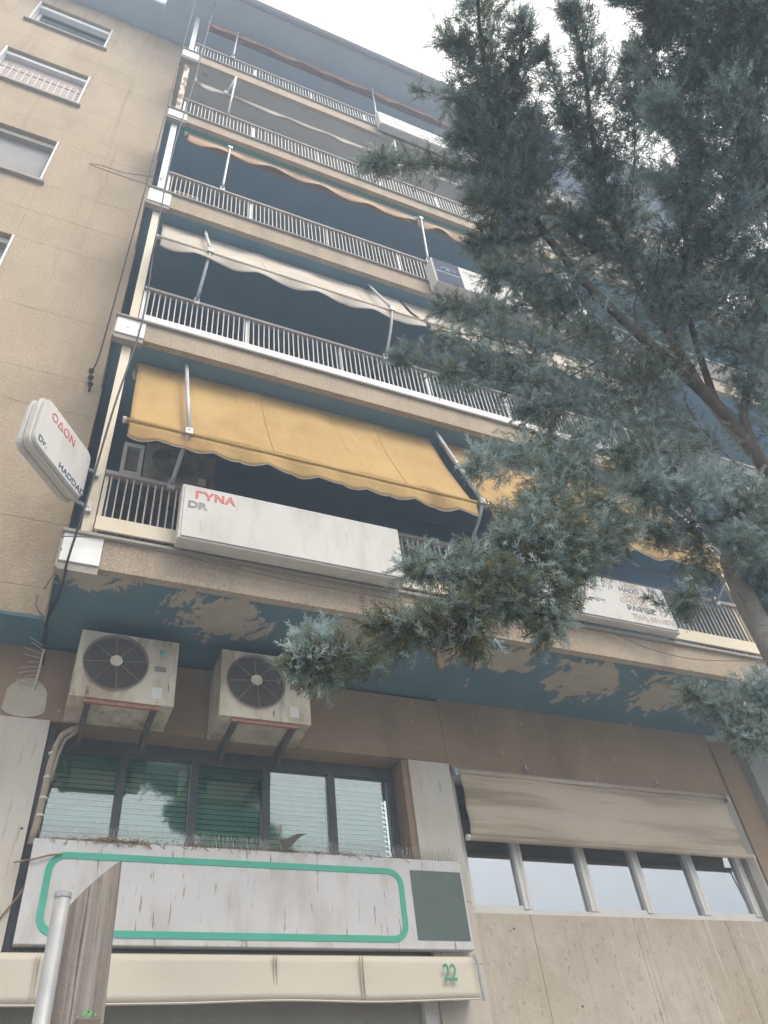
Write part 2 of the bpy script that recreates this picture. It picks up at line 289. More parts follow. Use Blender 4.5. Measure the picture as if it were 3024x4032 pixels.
def obj(name, mb, mat, parent=None, smooth=False, bevel=0, origin=None, label=None, kind=None):
    if parent is not None: w = LOC[parent.name]
    else: w = np.zeros(3)
    o0 = np.array(origin, float) if origin is not None else (w if parent is not None else np.array(mb.v).mean(0))
    me = mesh_of(mb, name, o0); fixn(me); me.materials.append(MT[mat] if isinstance(mat, str) else mat)
    if smooth: me.polygons.foreach_set('use_smooth', [True]*len(me.polygons))
    o = bpy.data.objects.new(name, me); COL.objects.link(o)
    if parent is not None: o.parent = parent; o.location = tuple(o0-w)
    else: o.location = (o0[0], o0[1], o0[2]+Z0)
    LOC[o.name] = o0
    if bevel:
        b = o.modifiers.new('bevel', 'BEVEL'); b.width = bevel; b.segments = 2; b.limit_method = 'ANGLE'
    if label: o['label'] = label
    if kind: o['kind'] = kind
    return o
def inst(name, me, pos, parent, rot=None):
    o = bpy.data.objects.new(name, me); COL.objects.link(o); o.parent = parent; o.location = tuple(np.array(pos)-LOC[parent.name])
    if rot: o.rotation_euler = rot
    LOC[o.name] = np.array(pos, float); return o
def smesh(mb, name, mat):
    me = mesh_of(mb, name, (0, 0, 0)); fixn(me); me.materials.append(MT[mat]); return me
def text(parent, s, x, y, z, size, mat, bold=0.0, rot=(math.pi/2, 0, 0), xs=1.0, name='lettering', align='LEFT', slant=0):
    c = bpy.data.curves.new('t', 'FONT'); c.body = s; c.size = size; c.extrude = .0015; c.offset = bold; c.align_x = align; c.shear = slant
    t = bpy.data.objects.new('t', c); COL.objects.link(t); bpy.context.view_layer.update()
    me = bpy.data.meshes.new_from_object(t.evaluated_get(bpy.context.evaluated_depsgraph_get())); bpy.data.objects.remove(t); bpy.data.curves.remove(c)
    me.name = name; me.materials.clear(); me.materials.append(MT[mat])
    o = bpy.data.objects.new(name, me); COL.objects.link(o); o.parent = parent
    o.location = tuple(np.array((x, y, z))-LOC[parent.name]) ; o.rotation_euler = rot; o.scale = (xs, 1, 1); return o

D = 1.121           # ground-storey wall plane; balcony fronts are y = 0
YL = .723           # wall plane of the wing with the windows
ZB = [0, 3.1, 6.214, 9.287, 12.343]; ZT = [.309, 3.412, 6.596, 9.584, 12.706]; ZR = 15.40
XE = 13.5           # balconies run on past the tree
# ---------------------------------------------------------------- ground
def struct(name, mb, mat):
    o = obj(name, mb, mat); o['kind'] = 'structure'; return o
struct('ground', MB().box(-85, 85, -85, 85, -Z0-.6, -Z0-.14), 'asphalt')
struct('road', MB().box(-84, 84, -13, -5.6, -Z0-.139, -Z0-.13), 'asphalt')
struct('pavement', MB().box(-60, 60, -5.4, 1.2, -Z0-.138, -Z0), 'pavement')
struct('kerb', MB().box(-60, 60, -5.598, -5.402, -Z0-.138, -Z0+.005), 'kerb')
struct('opposite_pavement', MB().box(-60, 60, -17, -13.02, -Z0-.138, -Z0), 'pavement')

# ---------------------------------------------------------------- the building
BL = thing('apartment_building', (0, 2.0, -Z0), 'six storey tan apartment block with blue balcony undersides and marble street front', 'building')
# the windowed wing: plaster panels between shadow joints and window openings
WX0, WX1 = -2.78, -1.40
WIN = [(13.23, 14.56), (10.17, 11.62), (7.17, 8.61), (4.18, 5.61), (1.2, 2.6)]
zs = sorted([0.0, ZR-.02]+[z for w in WIN[:4] for z in w]+[12.41, 9.10, 6.35, 3.09, 2.54, 1.01, .28])
g = .003
for (xa, xb) in ((-7.5, WX0), (WX0, WX1), (WX1, -.008)):
    for a, b in zip(zs[:-1], zs[1:]):
        if xa == WX0 and any(abs(a-w[0]) < .01 for w in WIN[:4]): continue
        obj('wall_panel', MB().box(xa+g*.5, xb-g*.5, YL, YL+.12, a+g*.5, b-g*.5), 'stucco', BL, bevel=.003)
for (xa, xb) in ((-7.5, WX0), (WX1, -.02)): obj('wall_core', MB().box(xa, xb, YL+.004, 3.6, .012, ZR-.03), 'stucco', BL)
zc = [.012]+[v for w in reversed(WIN[:4]) for v in w]+[ZR-.03]
for i in range(0, len(zc), 2): obj('wall_core', MB().box(WX0+.001, WX1-.001, YL+.005, 3.6, zc[i], zc[i+1]), 'stucco', BL)
obj('wing_soffit', MB().box(-7.5, -.004, YL, 1.3, -.03, .0), 'peel', BL)
# wing windows
for k, (a, b) in enumerate(WIN[:4]):
    fr = obj('window', MB().box(WX0+.03, WX0+.08, YL+.16, YL+.22, a+.03, b-.03).box(WX1-.08, WX1-.03, YL+.16, YL+.22, a+.03, b-.03).box(WX0+.081, WX1-.081, YL+.16, YL+.22, b-.09, b-.03).box(WX0+.081, WX1-.081, YL+.16, YL+.22, a+.03, a+.075), 'whitepaint', BL)
    obj('sill', MB().box(WX0-.05, WX1+.05, YL-.06, YL+.15, a-.045, a+.012), 'cement', fr, bevel=.004)
    obj('reveal_trim', MB().box(WX1-.028, WX1-.001, YL-.012, YL+.15, a+.013, b-.002), 'whitepaint', fr)
    obj('reveal_trim', MB().box(WX0+.001, WX0+.028, YL-.012, YL+.15, a+.013, b-.002), 'whitepaint', fr)
    if k == 0:
        obj('pane', MB().box(WX0+.08, WX1-.08, YL+.19, YL+.195, a+.075, b-.09), 'darkglass', fr)
        obj('shutter_box', MB().box(WX0+.03, WX1-.03, YL+.05, YL+.158, b-.20, b-.06), 'whitepaint', fr)
        for cx, hh in ((-2.62, .42), (-2.0, .40), (-1.52, .45)):
            P = [[(cx-.1+.02*j, YL+.22+.02*math.sin(j*2.2), a+.05+(hh if i else 0)) for j in range(11)] for i in range(2)]
            obj('net_curtain', MB().grid(P, (0, .004, 0)), 'curtain', fr)
    else:
        mtl = 'pinkshutter' if k == 1 else 'shutter'
        n = 26
        me = smesh(MB().prism([(-.006, -.024), (.004, -.026), (.010, 0), (.004, .026), (-.006, .024)], 'x', -.61, .61), 'shutter_slat', mtl)
        zz = b-.16
        while zz > a+.06: inst('shutter_slat', me, ((WX0+WX1)/2, YL+.15, zz), fr); zz -= .053
        obj('shutter_box', MB().box(WX0+.03, WX1-.03, YL+.06, YL+.158, b-.14, b-.03), 'whitepaint' if k == 1 else 'cement', fr)
    if k == 1:
        obj('grille_rail', MB().box(WX0+.04, WX1-.04, YL-.02, YL+.0, a+.10, a+.125).box(WX0+.04, WX1-.04, YL-.02, YL, a+.52, a+.545), 'barwhite', fr)
        me = smesh(MB().box(-.009, .009, -.009, .009, 0, .58), 'grille_bar', 'barwhite')
        for i in range(13): inst('grille_bar', me, (WX0+.09+i*.1, YL-.031, a+.02), fr)
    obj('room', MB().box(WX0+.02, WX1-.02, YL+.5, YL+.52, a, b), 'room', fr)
# balcony slabs
soff = ['peel', 'bluesoffit', 'bluesoffit', 'teal', 'greysoffit']
for i in range(5):
    zb, zt = ZB[i], ZT[i]
    sl_ = obj('balcony_slab', MB().box(.0, XE, .075, 3.4, zb+.012, zt-.03), 'cement', BL)
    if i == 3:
        obj('soffit', MB().box(.002, XE, .0751, .20, zb, zb+.0115), 'teal', sl_, label='bright teal strip along the front of the soffit')
        obj('soffit', MB().box(.002, XE, .2002, 1.6, zb, zb+.0115), 'bluesoffit', sl_)  # rear of this soffit coloured darker blue, only the front strip teal
    else: obj('soffit', MB().box(.002, XE, .0751, D+.35 if i == 0 else 1.6, zb+.0, zb+.0115), soff[i], sl_)
    obj('fascia', MB().box(.2925, XE, 0, .0745, zb-.02, zt-.031), 'fascia', sl_, bevel=.004)
    obj('corner_tile', MB().box(.0, .2905, -.012, .0745, zb+.0, zt-.031), 'tile', sl_, bevel=.003)
    obj('drip_edge', MB().box(.001, .2905, .002, .0745, zb-.075, zb-.002), 'cement', sl_)
    obj('ledge', MB().box(-.02, XE, -.035, .2, zt-.03, zt), 'cement', sl_, bevel=.004)
    obj('end_cheek', MB().box(-.016, -.001, .0, YL-.01, zb-.06, zt-.031), 'cement', sl_)
# back walls, with doors
for i in range(5):
    z0_, z1_ = ZT[i]-.03, (ZB[i+1] if i < 4 else ZR)
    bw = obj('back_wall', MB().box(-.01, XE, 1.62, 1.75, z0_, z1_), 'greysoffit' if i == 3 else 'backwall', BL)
    for x in (1.3, 4.6, 8.4):
        d = obj('balcony_door', MB().box(x, x+.06, 1.585, 1.619, z0_+.04, z0_+2.25).box(x+1.6, x+1.66, 1.585, 1.619, z0_+.04, z0_+2.25).box(x+.061, x+1.599, 1.585, 1.619, z0_+2.19, z0_+2.25).box(x+.80, x+.86, 1.585, 1.619, z0_+.04, z0_+2.189), 'darkframe', bw)
        obj('pane', MB().box(x+.061, x+.799, 1.60, 1.606, z0_+.05, z0_+2.189), 'darkglass', d); obj('pane', MB().box(x+.861, x+1.599, 1.60, 1.606, z0_+.05, z0_+2.189), 'darkglass', d)
    obj('side_wall', MB().box(-.018, -.0015, YL+.001, 1.61, z0_, z1_), 'stucco', BL)
# corner posts
for i in range(5):
    top = ZB[i+1]-.01 if i < 4 else ZR-.001
    mt = ['creampaint', 'creampaint', 'whitepaint', 'rustpaint', 'whitepaint'][i]
    xs_ = (.15, 7.42) if i < 2 else (.13, 7.42)
    for x in xs_:
        o = obj('corner_post', MB().box(x-.045, x+.045, .085, .145, ZT[i]+.0, top if (i != 3) else top-.03), mt, BL, bevel=.004)
        if i == 3 and x < 1: o['label'] = 'white post blotched with rust'
# roof
rf = obj('roof', MB().box(-.55, XE, -.62, 3.6, ZR, ZR+.24), 'roofsoffit', BL)
obj('roof', MB().box(-7.5, -.551, .12, 3.6, ZR, ZR+.24), 'roofsoffit', BL)
obj('roof_trim', MB().box(-.57, XE, -.68, -.621, ZR-.03, ZR+.28), 'whitepaint', rf, bevel=.005)
obj('roof_drip', MB().box(-.5, XE, -.56, -.52, ZR-.02, ZR-.001), 'cement', rf)
rail = obj('roof_rail', MB().box(-3.0, -.6, .02, .06, ZR+.45, ZR+.50).box(-3.0, -.6, .02, .06, ZR+.05, ZR+.10), 'whitepaint', rf)
me = smesh(MB().box(-.012, .012, -.012, .012, 0, .34), 'rail_bar', 'whitepaint')
for i in range(20): inst('rail_bar', me, (-2.95+i*.12, .04, ZR+.105), rail)

# ---------------------------------------------------------------- mezzanine and street front
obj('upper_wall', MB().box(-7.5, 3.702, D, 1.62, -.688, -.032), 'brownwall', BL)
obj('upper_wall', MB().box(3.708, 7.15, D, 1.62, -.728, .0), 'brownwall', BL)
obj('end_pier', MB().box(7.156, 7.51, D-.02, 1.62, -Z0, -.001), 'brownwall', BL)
pl = obj('marble_pier', MB().box(-7.5, .19, D+.03, 1.6, -Z0, -.69), 'cement', BL)
xx = [-3.4, -2.2, -1.0, .198]
for a, b in zip(xx[:-1], xx[1:]):
    for za, zb in ((-Z0, -4.1), (-4.1, -2.36), (-2.36, -.692)): obj('marble_panel', MB().box(a+.002, b-.002, D-.025, D+.029, za+.002, zb-.002), 'marble', pl, bevel=.003)
pm = obj('marble_pier', MB().box(3.29, 3.70, D+.03, 1.6, -Z0, -.70), 'cement', BL)
for za, zb in ((-Z0, -4.0), (-4.0, -2.39), (-2.39, -1.93), (-1.93, -.70)): obj('marble_panel', MB().box(3.281, 3.704, D-.02, D+.029, za+.0015, zb-.0015), 'marble', pm, bevel=.003)
# strip window with green blinds
w1 = obj('strip_window', MB().box(.25, 3.26, 1.33, 1.40, -.80, -.69).box(.25, 3.26, 1.33, 1.40, -1.72, -1.63), 'darkframe', BL)
MX = [.262, .81, 1.395, 2.01, 2.607, 3.187]
for i, x in enumerate(MX): obj('mullion', MB().box(x-.032, x+.032, 1.325, 1.405, -1.629, -.801), 'darkframe', w1, bevel=.004)
obj('jamb', MB().box(3.22, 3.279, D+.001, 1.45, -1.72, -.70), 'brownwall', w1)
obj('jamb', MB().box(.199, .248, D+.031, 1.45, -2.4, -.70), 'darkframe', w1)
for i in range(5):
    obj('pane', MB().box(MX[i]+.033, MX[i+1]-.033, 1.36, 1.366, -1.629, -.801), 'glass', w1)
obj('sill_course', MB().box(.25, 3.279, 1.19, 1.5, -Z0, -1.73), 'cement', BL)
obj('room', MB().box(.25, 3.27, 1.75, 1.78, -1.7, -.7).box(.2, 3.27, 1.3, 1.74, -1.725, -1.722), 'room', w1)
sm = smesh(MB().prism([(-.0115, -.022), (-.0095, -.0225), (.012, .020), (.0105, .0215), (0, .002)], 'x', -.26, .26), 'slat', 'slat')
blind_lab = ['green slatted blind behind the pane beside the taped pipe', 'green slatted blind in the second pane from the taped pipe', 'green slatted blind behind the middle pane under the air conditioners', 'green slatted blind behind the fourth pane from the taped pipe', 'green slatted blind behind the pane next to the plain marble pier']
for i in range(5):
    cx = (MX[i]+MX[i+1])/2; wd_ = MX[i+1]-MX[i]-.06
    t = thing('venetian_blind', (cx, 1.45, -1.64), blind_lab[i], 'blind', 'green blinds in the strip window')
    obj('head_rail', MB().box(cx-wd_/2, cx+wd_/2, 1.435, 1.465, -.80, -.765), 'slat', t)
    z = -.82; k = 0
    while z > -1.63:
        o = inst('slat', sm, (cx, 1.45, z), t, (random.uniform(-.06, .06), 0, random.uniform(-.002, .002))); o.scale = (wd_/.52, 1, 1); z -= .0435
    for dx in (-.32, .32): obj('ladder_cord', MB().tube([(cx+dx*wd_, 1.432, -.79), (cx+dx*wd_, 1.432, -1.63)], .0012, 4), 'signwhite', t)
# right-hand window
w2 = obj('ribbon_window', MB().box(3.71, 7.0, 1.19, 1.26, -.83, -.728).box(3.71, 7.0, 1.19, 1.26, -2.0, -1.945), 'alu', BL)
RX = [3.742, 4.305, 5.005, 5.63, 6.305, 6.955]
for i, x in enumerate(RX):
    obj('mullion', MB().box(x-.045, x-.003, 1.18, 1.265, -1.944, -.831).box(x+.003, x+.04, 1.185, 1.26, -1.944, -.831), 'alu', w2, bevel=.004)
for i in range(5):
    obj('pane', MB().box(RX[i]+.041, RX[i+1]-.046, 1.222+.006*(i % 2), 1.228+.006*(i % 2), -1.944, -.831), 'darkglass', w2)
    if i in (0, 2, 4): obj('sash_rail', MB().box(RX[i]+.041, RX[i+1]-.046, 1.196, 1.216, -1.944, -1.912), 'alu', w2)
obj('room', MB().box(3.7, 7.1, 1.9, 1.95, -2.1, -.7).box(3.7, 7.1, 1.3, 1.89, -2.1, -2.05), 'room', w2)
obj('jamb', MB().box(7.001, 7.15, D+.001, 1.35, -2.0, -.73), 'cement', w2)
obj('lintel_lip', MB().box(3.72, 7.14, D-.012, D-.001, -.745, -.728), 'cement', w2)
tv = obj('travertine_wall', MB().box(3.705, 7.15, D+.035, 1.62, -Z0, -2.003), 'cement', BL)
for a, b in ((3.709, 4.247), (4.250, 5.32), (5.323, 6.40), (6.403, 7.148)):
    for za, zb in ((-Z0, -3.6), (-3.6, -2.004)): obj('travertine_panel', MB().box(a, b, D-.003, D+.034, za+.001, zb-.001), 'travertine', tv, bevel=.002)
# neighbour
nb = thing('neighbouring_building', (10.5, 2, -Z0), 'plain grey rendered wall adjoining the brown pier', 'building')
obj('wall', MB().box(7.515, XE, D-.12, 3.4, -Z0, -.022), 'greywall', nb)
obj('lower_band', MB().box(7.516, XE-.01, D-.15, D-.121, -Z0, -Z0+1.0), 'cement', nb)
# shop front below
sf = obj('shop_front', MB().box(.2, 3.26, 1.40, 1.46, -Z0, -2.35), 'room', BL)
obj('transom', MB().box(.2, 3.12, 1.34, 1.398, -2.86, -2.80).box(.2, 3.12, 1.34, 1.398, -3.05, -2.99), 'darkframe', sf)
obj('pane', MB().box(.2, 3.12, 1.37, 1.376, -4.9, -3.051), 'darkglass', sf); obj('pane', MB().box(.2, 3.12, 1.37, 1.376, -2.989, -2.861), 'darkglass', sf)
for x in (.24, 1.2, 2.15, 3.12): obj('door_post', MB().box(x-.03, x+.03, 1.30, 1.339, -Z0, -2.36), 'darkframe', sf)
obj('jamb', MB().box(3.16, 3.278, 1.13, 1.42, -Z0, -2.36), 'alu', sf)

# ---------------------------------------------------------------- balcony railings
def railing(i, x0, x1, label, bar, band, hr, zband, ztop, stuff=False, posts=1.17):
    zt = ZT[i]
    t = thing('balcony_railing', ((x0+x1)/2, .06, zt), label, 'railing', 'balcony railings')
    obj('handrail', MB().box(x0, x1, .03, .095, ztop-.045, ztop), hr, t, bevel=.006)
    obj('kick_band', MB().box(x0, x1, .02, .04, zband[0], zband[1]), band, t, bevel=.003)
    h = ztop-.046-zband[0]-.01
    n = int((x1-x0)/.0605)
    if stuff:
        m = MB()
        for k in range(1, n): m.box(x0+k*.0605-.006, x0+k*.0605+.006, .054, .066, zband[0]+.01, ztop-.046)
        obj('balusters', m, bar, t, kind='stuff')
    else:
        me = smesh(MB().box(-.006, .006, -.006, .006, 0, h), 'baluster', bar)
        for k in range(1, n): inst('baluster', me, (x0+k*.0605, .06, zband[0]+.01), t, (random.uniform(-.008, .008), random.uniform(-.008, .008), 0))
    me = smesh(MB().box(-.016, .016, -.016, .016, 0, ztop-.0455-zt), 'railing_post', band)
    k = x0+.02
    while k < x1: inst('railing_post', me, (k, .0835 if k > x0+.1 else .0835, zt), t); k += posts
LR = ['cream railing with plain band below its bars, behind the two lowest box signs', 'pale railing behind the half lowered cream awning', 'pale railing beside the box sign with a navy end', 'pale railing under the rolled cream awning and bare arms', 'pale railing below the roof, beside the white box sign']
spec = [('barpaint', 'creampaint', 'handrail', (.40, .55), 1.11), ('barwhite', 'whitepaint', 'handrail', (3.44, 3.60), 4.19), ('barpaint', 'whitepaint', 'handrail', (6.62, 6.70), 7.36), ('barwhite', 'whitepaint', 'handrail', (9.60, 9.66), 10.36), ('barwhite', 'whitepaint', 'handrail', (12.73, 12.78), 13.47)]
for i in range(5):
    b_, bd, hr, zb_, zt_ = spec[i]
    railing(i, .20, 7.37, LR[i], b_, bd, hr, zb_, zt_)
    if i: railing(i, 7.48, XE-.05, 'pale railing behind the tree past the end post, level with %s' % ['', 'the cream awnings', 'the navy ended sign', 'the bare arms', 'the terracotta awning'][i], b_, bd, hr, zb_, zt_, True)

# ---------------------------------------------------------------- awnings
def awning(label, x0, x1, top, bar, cloth, val_h, sc_n, valmat=None, sag=.03, arms=(), strut_top=None, rail_z=None, val_amp=.02, name='awning', val_mod=None, seams=True, group='balcony awnings'):
    t = thing(name, ((x0+x1)/2, top[0], top[1]), label, 'awning', group)
    top, bar = np.array(top), np.array(bar); nx, ny = 60, 12
    P = []
    L = np.linalg.norm(top-bar)
    nrm = np.array([-(top-bar)[1], (top-bar)[0]])/L
    if nrm[0] > 0: nrm = -nrm
    for i in range(ny+1):
        s = i/ny; r = []
        for j in range(nx+1):
            x = x0+(x1-x0)*j/nx
            q = top+(bar-top)*s - nrm*sag*4*s*(1-s)*(.8+.35*math.sin(x*2.1+.4)) + nrm*(.006*math.sin(x*9+s*4)+.006*math.sin(x*4.3-s*6+1)+.004*math.sin(x*17+s*11))
            r.append((x, q[0], q[1]))
        P.append(r)
    obj('cloth', MB().grid(P, (0, .002, .002)), cloth, t, smooth=True)
    if seams:
        for xs in np.arange(x0+1.35, x1-.3, 1.35):
            j = int((xs-x0)/(x1-x0)*nx); obj('seam', MB().tube([np.array(P[i][j])+np.array([0, nrm[0]*.003, nrm[1]*.003]) for i in range(ny+1)], .003, 5), cloth, t)
    obj('front_bar', MB().tube([(x0-.03, bar[0], bar[1]), (x1+.03, bar[0], bar[1])], .026, 10), cloth, t, smooth=True)
    for xe in (x0-.06, x1+.03): obj('bar_end', MB().tube([(xe, bar[0], bar[1]), (xe+.03, bar[0], bar[1])], .03, 10), 'signwhite', t)
    obj('roller', MB().tube([(x0-.02, top[0]+.03, top[1]+.005), (x1+.02, top[0]+.03, top[1]+.005)], .032, 10), cloth, t, smooth=True)
    V = []; nv = int(sc_n*12)
    for i in range(5):
        r = []
        for j in range(nv+1):
            u = j/nv; x = x0+(x1-x0)*u
            h = val_h*(.86+.14*abs(math.sin(math.pi*u*sc_n)))*(val_mod(u) if val_mod else 1)
            s = i/4
            r.append((x, bar[0]-.012+s*(val_amp*math.sin(u*sc_n*6.28*.5+1)+.012*math.sin(u*31)), bar[1]-.015-h*s))
        V.append(r)
    vo = obj('valance', MB().grid(V, (0, .002, 0)), valmat or cloth, t, smooth=True)
    e = V[-1]; obj('piping', MB().tube([np.array(p)+np.array([0, 0, -.001]) for p in e], .0045, 5, False), 'signwhite' if valmat is None else valmat, vo)
    for (xa, kind) in arms:
        J = np.array([xa, bar[0]-.03, bar[1]])
        obj('clamp', MB().box(xa-.035, xa+.035, bar[0]-.055, bar[0]-.026, bar[1]-.04, bar[1]+.04), 'galv', t, bevel=.006)
        if strut_top is not None:
            S = np.array([xa-.03, strut_top[0], strut_top[1]]); obj('strut', MB().tube([S, J+np.array([0, -.01, 0])], .021, 8), 'galv', t, smooth=True)
        if rail_z is not None:
            B = np.array([xa-.05, .0, rail_z]); C = (B+J)/2+np.array([0, -.10 if kind else 0, -.02])
            pts = [(1-u)**2*B+2*u*(1-u)*C+u*u*J for u in np.linspace(0, 1, 9)]
            obj('drop_arm', MB().tube(pts, .019, 8), 'galv', t, smooth=True)
            obj('arm_bracket', MB().box(xa-.08, xa-.02, .0, .029, rail_z-.06, rail_z+.05), 'galv', t)
    return t
awning('ochre awning lowered over the balcony nearest the projecting sign, speckled with droppings', .30, 3.70, (.27, 3.05), (-.30, 1.41), 'yellowcloth', .20, 14, arms=((.80, 1), (3.76, 1)), strut_top=(.15, 3.09), rail_z=1.07)
awning('ochre awning partly behind the tree, over the sign with the telephone number', 3.87, 7.05, (.27, 3.05), (-.30, 1.41), 'yellowcloth', .20, 13, arms=((7.0, 1),), strut_top=(.15, 3.09), rail_z=1.07)
awning('faded cream awning half lowered, with a stained wavy valance', .26, 3.68, (.23, 6.16), (-.25, 4.84), 'creamcloth', .165, 9, sag=.03, arms=((.83, 1), (3.2, 1)), strut_top=(.16, 6.20), rail_z=4.15, val_amp=.02)
awning('faded cream awning half lowered and mostly hidden by the tree', 3.76, 7.1, (.23, 6.16), (-.25, 4.84), 'creamcloth', .165, 9, sag=.03, arms=((6.9, 1),), strut_top=(.16, 6.20), rail_z=4.15, val_amp=.02)
awning('brown awning rolled nearly shut under the bright teal soffit', .36, 4.18, (.19, 9.10), (-.03, 8.70), 'browncloth', .20, 9, valmat='valpeach', sag=.0, arms=((1.0, 0),), rail_z=7.33, val_amp=.02, seams=False, val_mod=lambda u: .85+.2*math.sin(u*9+1))
awning('brown awning rolled nearly shut, behind the tree above the navy ended sign', 4.24, 7.2, (.19, 9.10), (-.03, 8.70), 'browncloth', .20, 9, valmat='valpeach', sag=.0, arms=((4.30, 0), (7.1, 0)), rail_z=7.33, val_amp=.04, seams=False)
awning('dull terracotta awning rolled shut under the roof', .40, 6.6, (.13, 15.12), (.0, 14.98), 'terracotta', .15, 16, valmat='terracotta', sag=0, arms=((.97, 0), (4.05, 0)), rail_z=13.44, val_amp=.015, seams=False)
# rolled cream awning with bare arms on the fourth balcony
t = thing('awning', (2.4, .25, 11.95), 'cream awning rolled up on bare bent arms beneath the grey soffit', 'awning', 'balcony awnings')
obj('roller', MB().tube([(.34, .26, 11.95), (5.8, .26, 11.95)], .045, 10), 'creamcloth', t, smooth=True)
V = [[(.42+5.3*j/120, .22+.02*math.sin(j*.3)*s, 11.91-s*(.06+.10*max(0, math.sin(j*.21+1))**3)) for j in range(121)] for s in (0, .5, 1)]
obj('valance', MB().grid(V, (0, .003, 0)), 'creamcloth', t, smooth=True)
for xa in (.95, 4.2):
    obj('drop_arm', MB().tube([(xa-.02, .0, 10.33), (xa+.06, -.02, 12.24)], .017, 8), 'whitepaint', t, smooth=True)
    obj('drop_arm', MB().tube([(xa+.06, -.02, 12.24), (xa-.06, .24, 11.92)], .017, 8), 'whitepaint', t, smooth=True)
    obj('clamp', MB().box(xa-.10, xa-.03, .2, .32, 11.88, 12.02), 'galv', t, bevel=.005)
for xa in (.30, 5.82): obj('end_bracket', MB().box(xa, xa+.04, .2, .32, 11.90, 12.34), 'galv', t)
# blind over the ribbon window
def ribbon_awning():
    x0, x1 = 3.80, 6.99
    t = thing('awning', ((x0+x1)/2, 1.09, -.79), 'dusty beige roller blind hanging outside the white framed ribbon window', 'awning')
    P = []
    for i in range(17):
        s = i/16; r = []
        for j in range(61):
            u = j/60; x = x0+(x1-x0)*u-.02*s
            yy = 1.085-.035*s-.012*math.sin(s*3.1)+.009*math.sin(s*14+u*3)+.006*math.sin(u*19+s*3)
            r.append((x, yy, -.785-.615*s))
        P.append(r)
    obj('cloth', MB().grid(P, (0, .003, 0)), 'beigecloth', t, smooth=True)
    obj('front_bar', MB().tube([(x0-.05, 1.045, -1.415), (x1+.02, 1.045, -1.415)], .024, 10), 'beigecloth', t, smooth=True)
    for xe in (x0-.075, x1+.02): obj('bar_end', MB().tube([(xe, 1.045, -1.415), (xe+.025, 1.045, -1.415)], .027, 10), 'signwhite', t)
    obj('roller', MB().tube([(x0-.04, 1.09, -.775), (x1+.05, 1.09, -.775)], .022, 10), 'beigecloth', t, smooth=True)
    for xe in (x0-.07, x1+.035): obj('end_bracket', MB().prism([(1.117, -.70), (1.06, -.76), (1.05, -.84), (1.117, -.80)], 'x', xe, xe+.035), 'galv', t)
    for xe in (4.55, 6.15): obj('hook', MB().box(xe, xe+.02, D-.03, D-.013, -.70, -.64).box(xe+.003, xe+.017, D-.06, D-.0305, -.70, -.688), 'galv', t)
    obj('pull_arm', MB().tube([(7.03, 1.04, -1.43), (7.06, 1.06, -1.75)], .008, 6), 'signwhite', t)
ribbon_awning()
# shop awning
t = thing('awning', (1.2, 1.0, -2.37), 'off white vinyl shop awning with green numerals on its flap', 'awning')
P = [[(-1.9+5.43*j/80, .955-.028*s-.012*math.sin(j*.35)*s-.01*math.sin(j*.9+2)*s*(1-s), -2.385-.285*s-.006*math.sin(j*.2)*s) for j in range(81)] for s in np.linspace(0, 1, 7)]
obj('flap', MB().grid(P, (0, .003, 0)), 'shopcloth', t, smooth=True)
P = [[(-1.9+5.43*j/40, 1.094-.137*s, -2.352-.032*s) for j in range(41)] for s in (0, .5, 1)]
obj('top_cloth', MB().grid(P, (0, 0, .003)), 'shopcloth', t, smooth=True)
obj('hem', MB().tube([(-1.9+5.43*j/80, .925-.012*math.sin(j*.35), -2.676-.006*math.sin(j*.2)) for j in range(81)], .007, 6), 'shopcloth', t)
for x in (-.9, .42, 1.955, 2.6): obj('seam', MB().box(x-.012, x-.009, 0.9265, .945, -2.665, -2.39).box(x+.009, x+.012, .9265, .945, -2.665, -2.39), 'shopcloth', t)
obj('side_cloth', MB().prism([(.93, -2.67), (.957, -2.385), (1.09, -2.36), (1.09, -2.62)], 'x', 3.531, 3.534), 'shopcloth', t)
obj('end_bracket', MB().tube([(3.545, .95, -2.37), (3.56, .94, -2.42), (3.56, .93, -2.68)], .012, 6), 'galv', t)
text(t, '22', 3.235, .905, -2.555, .155, 'greenink', .003, xs=.75)

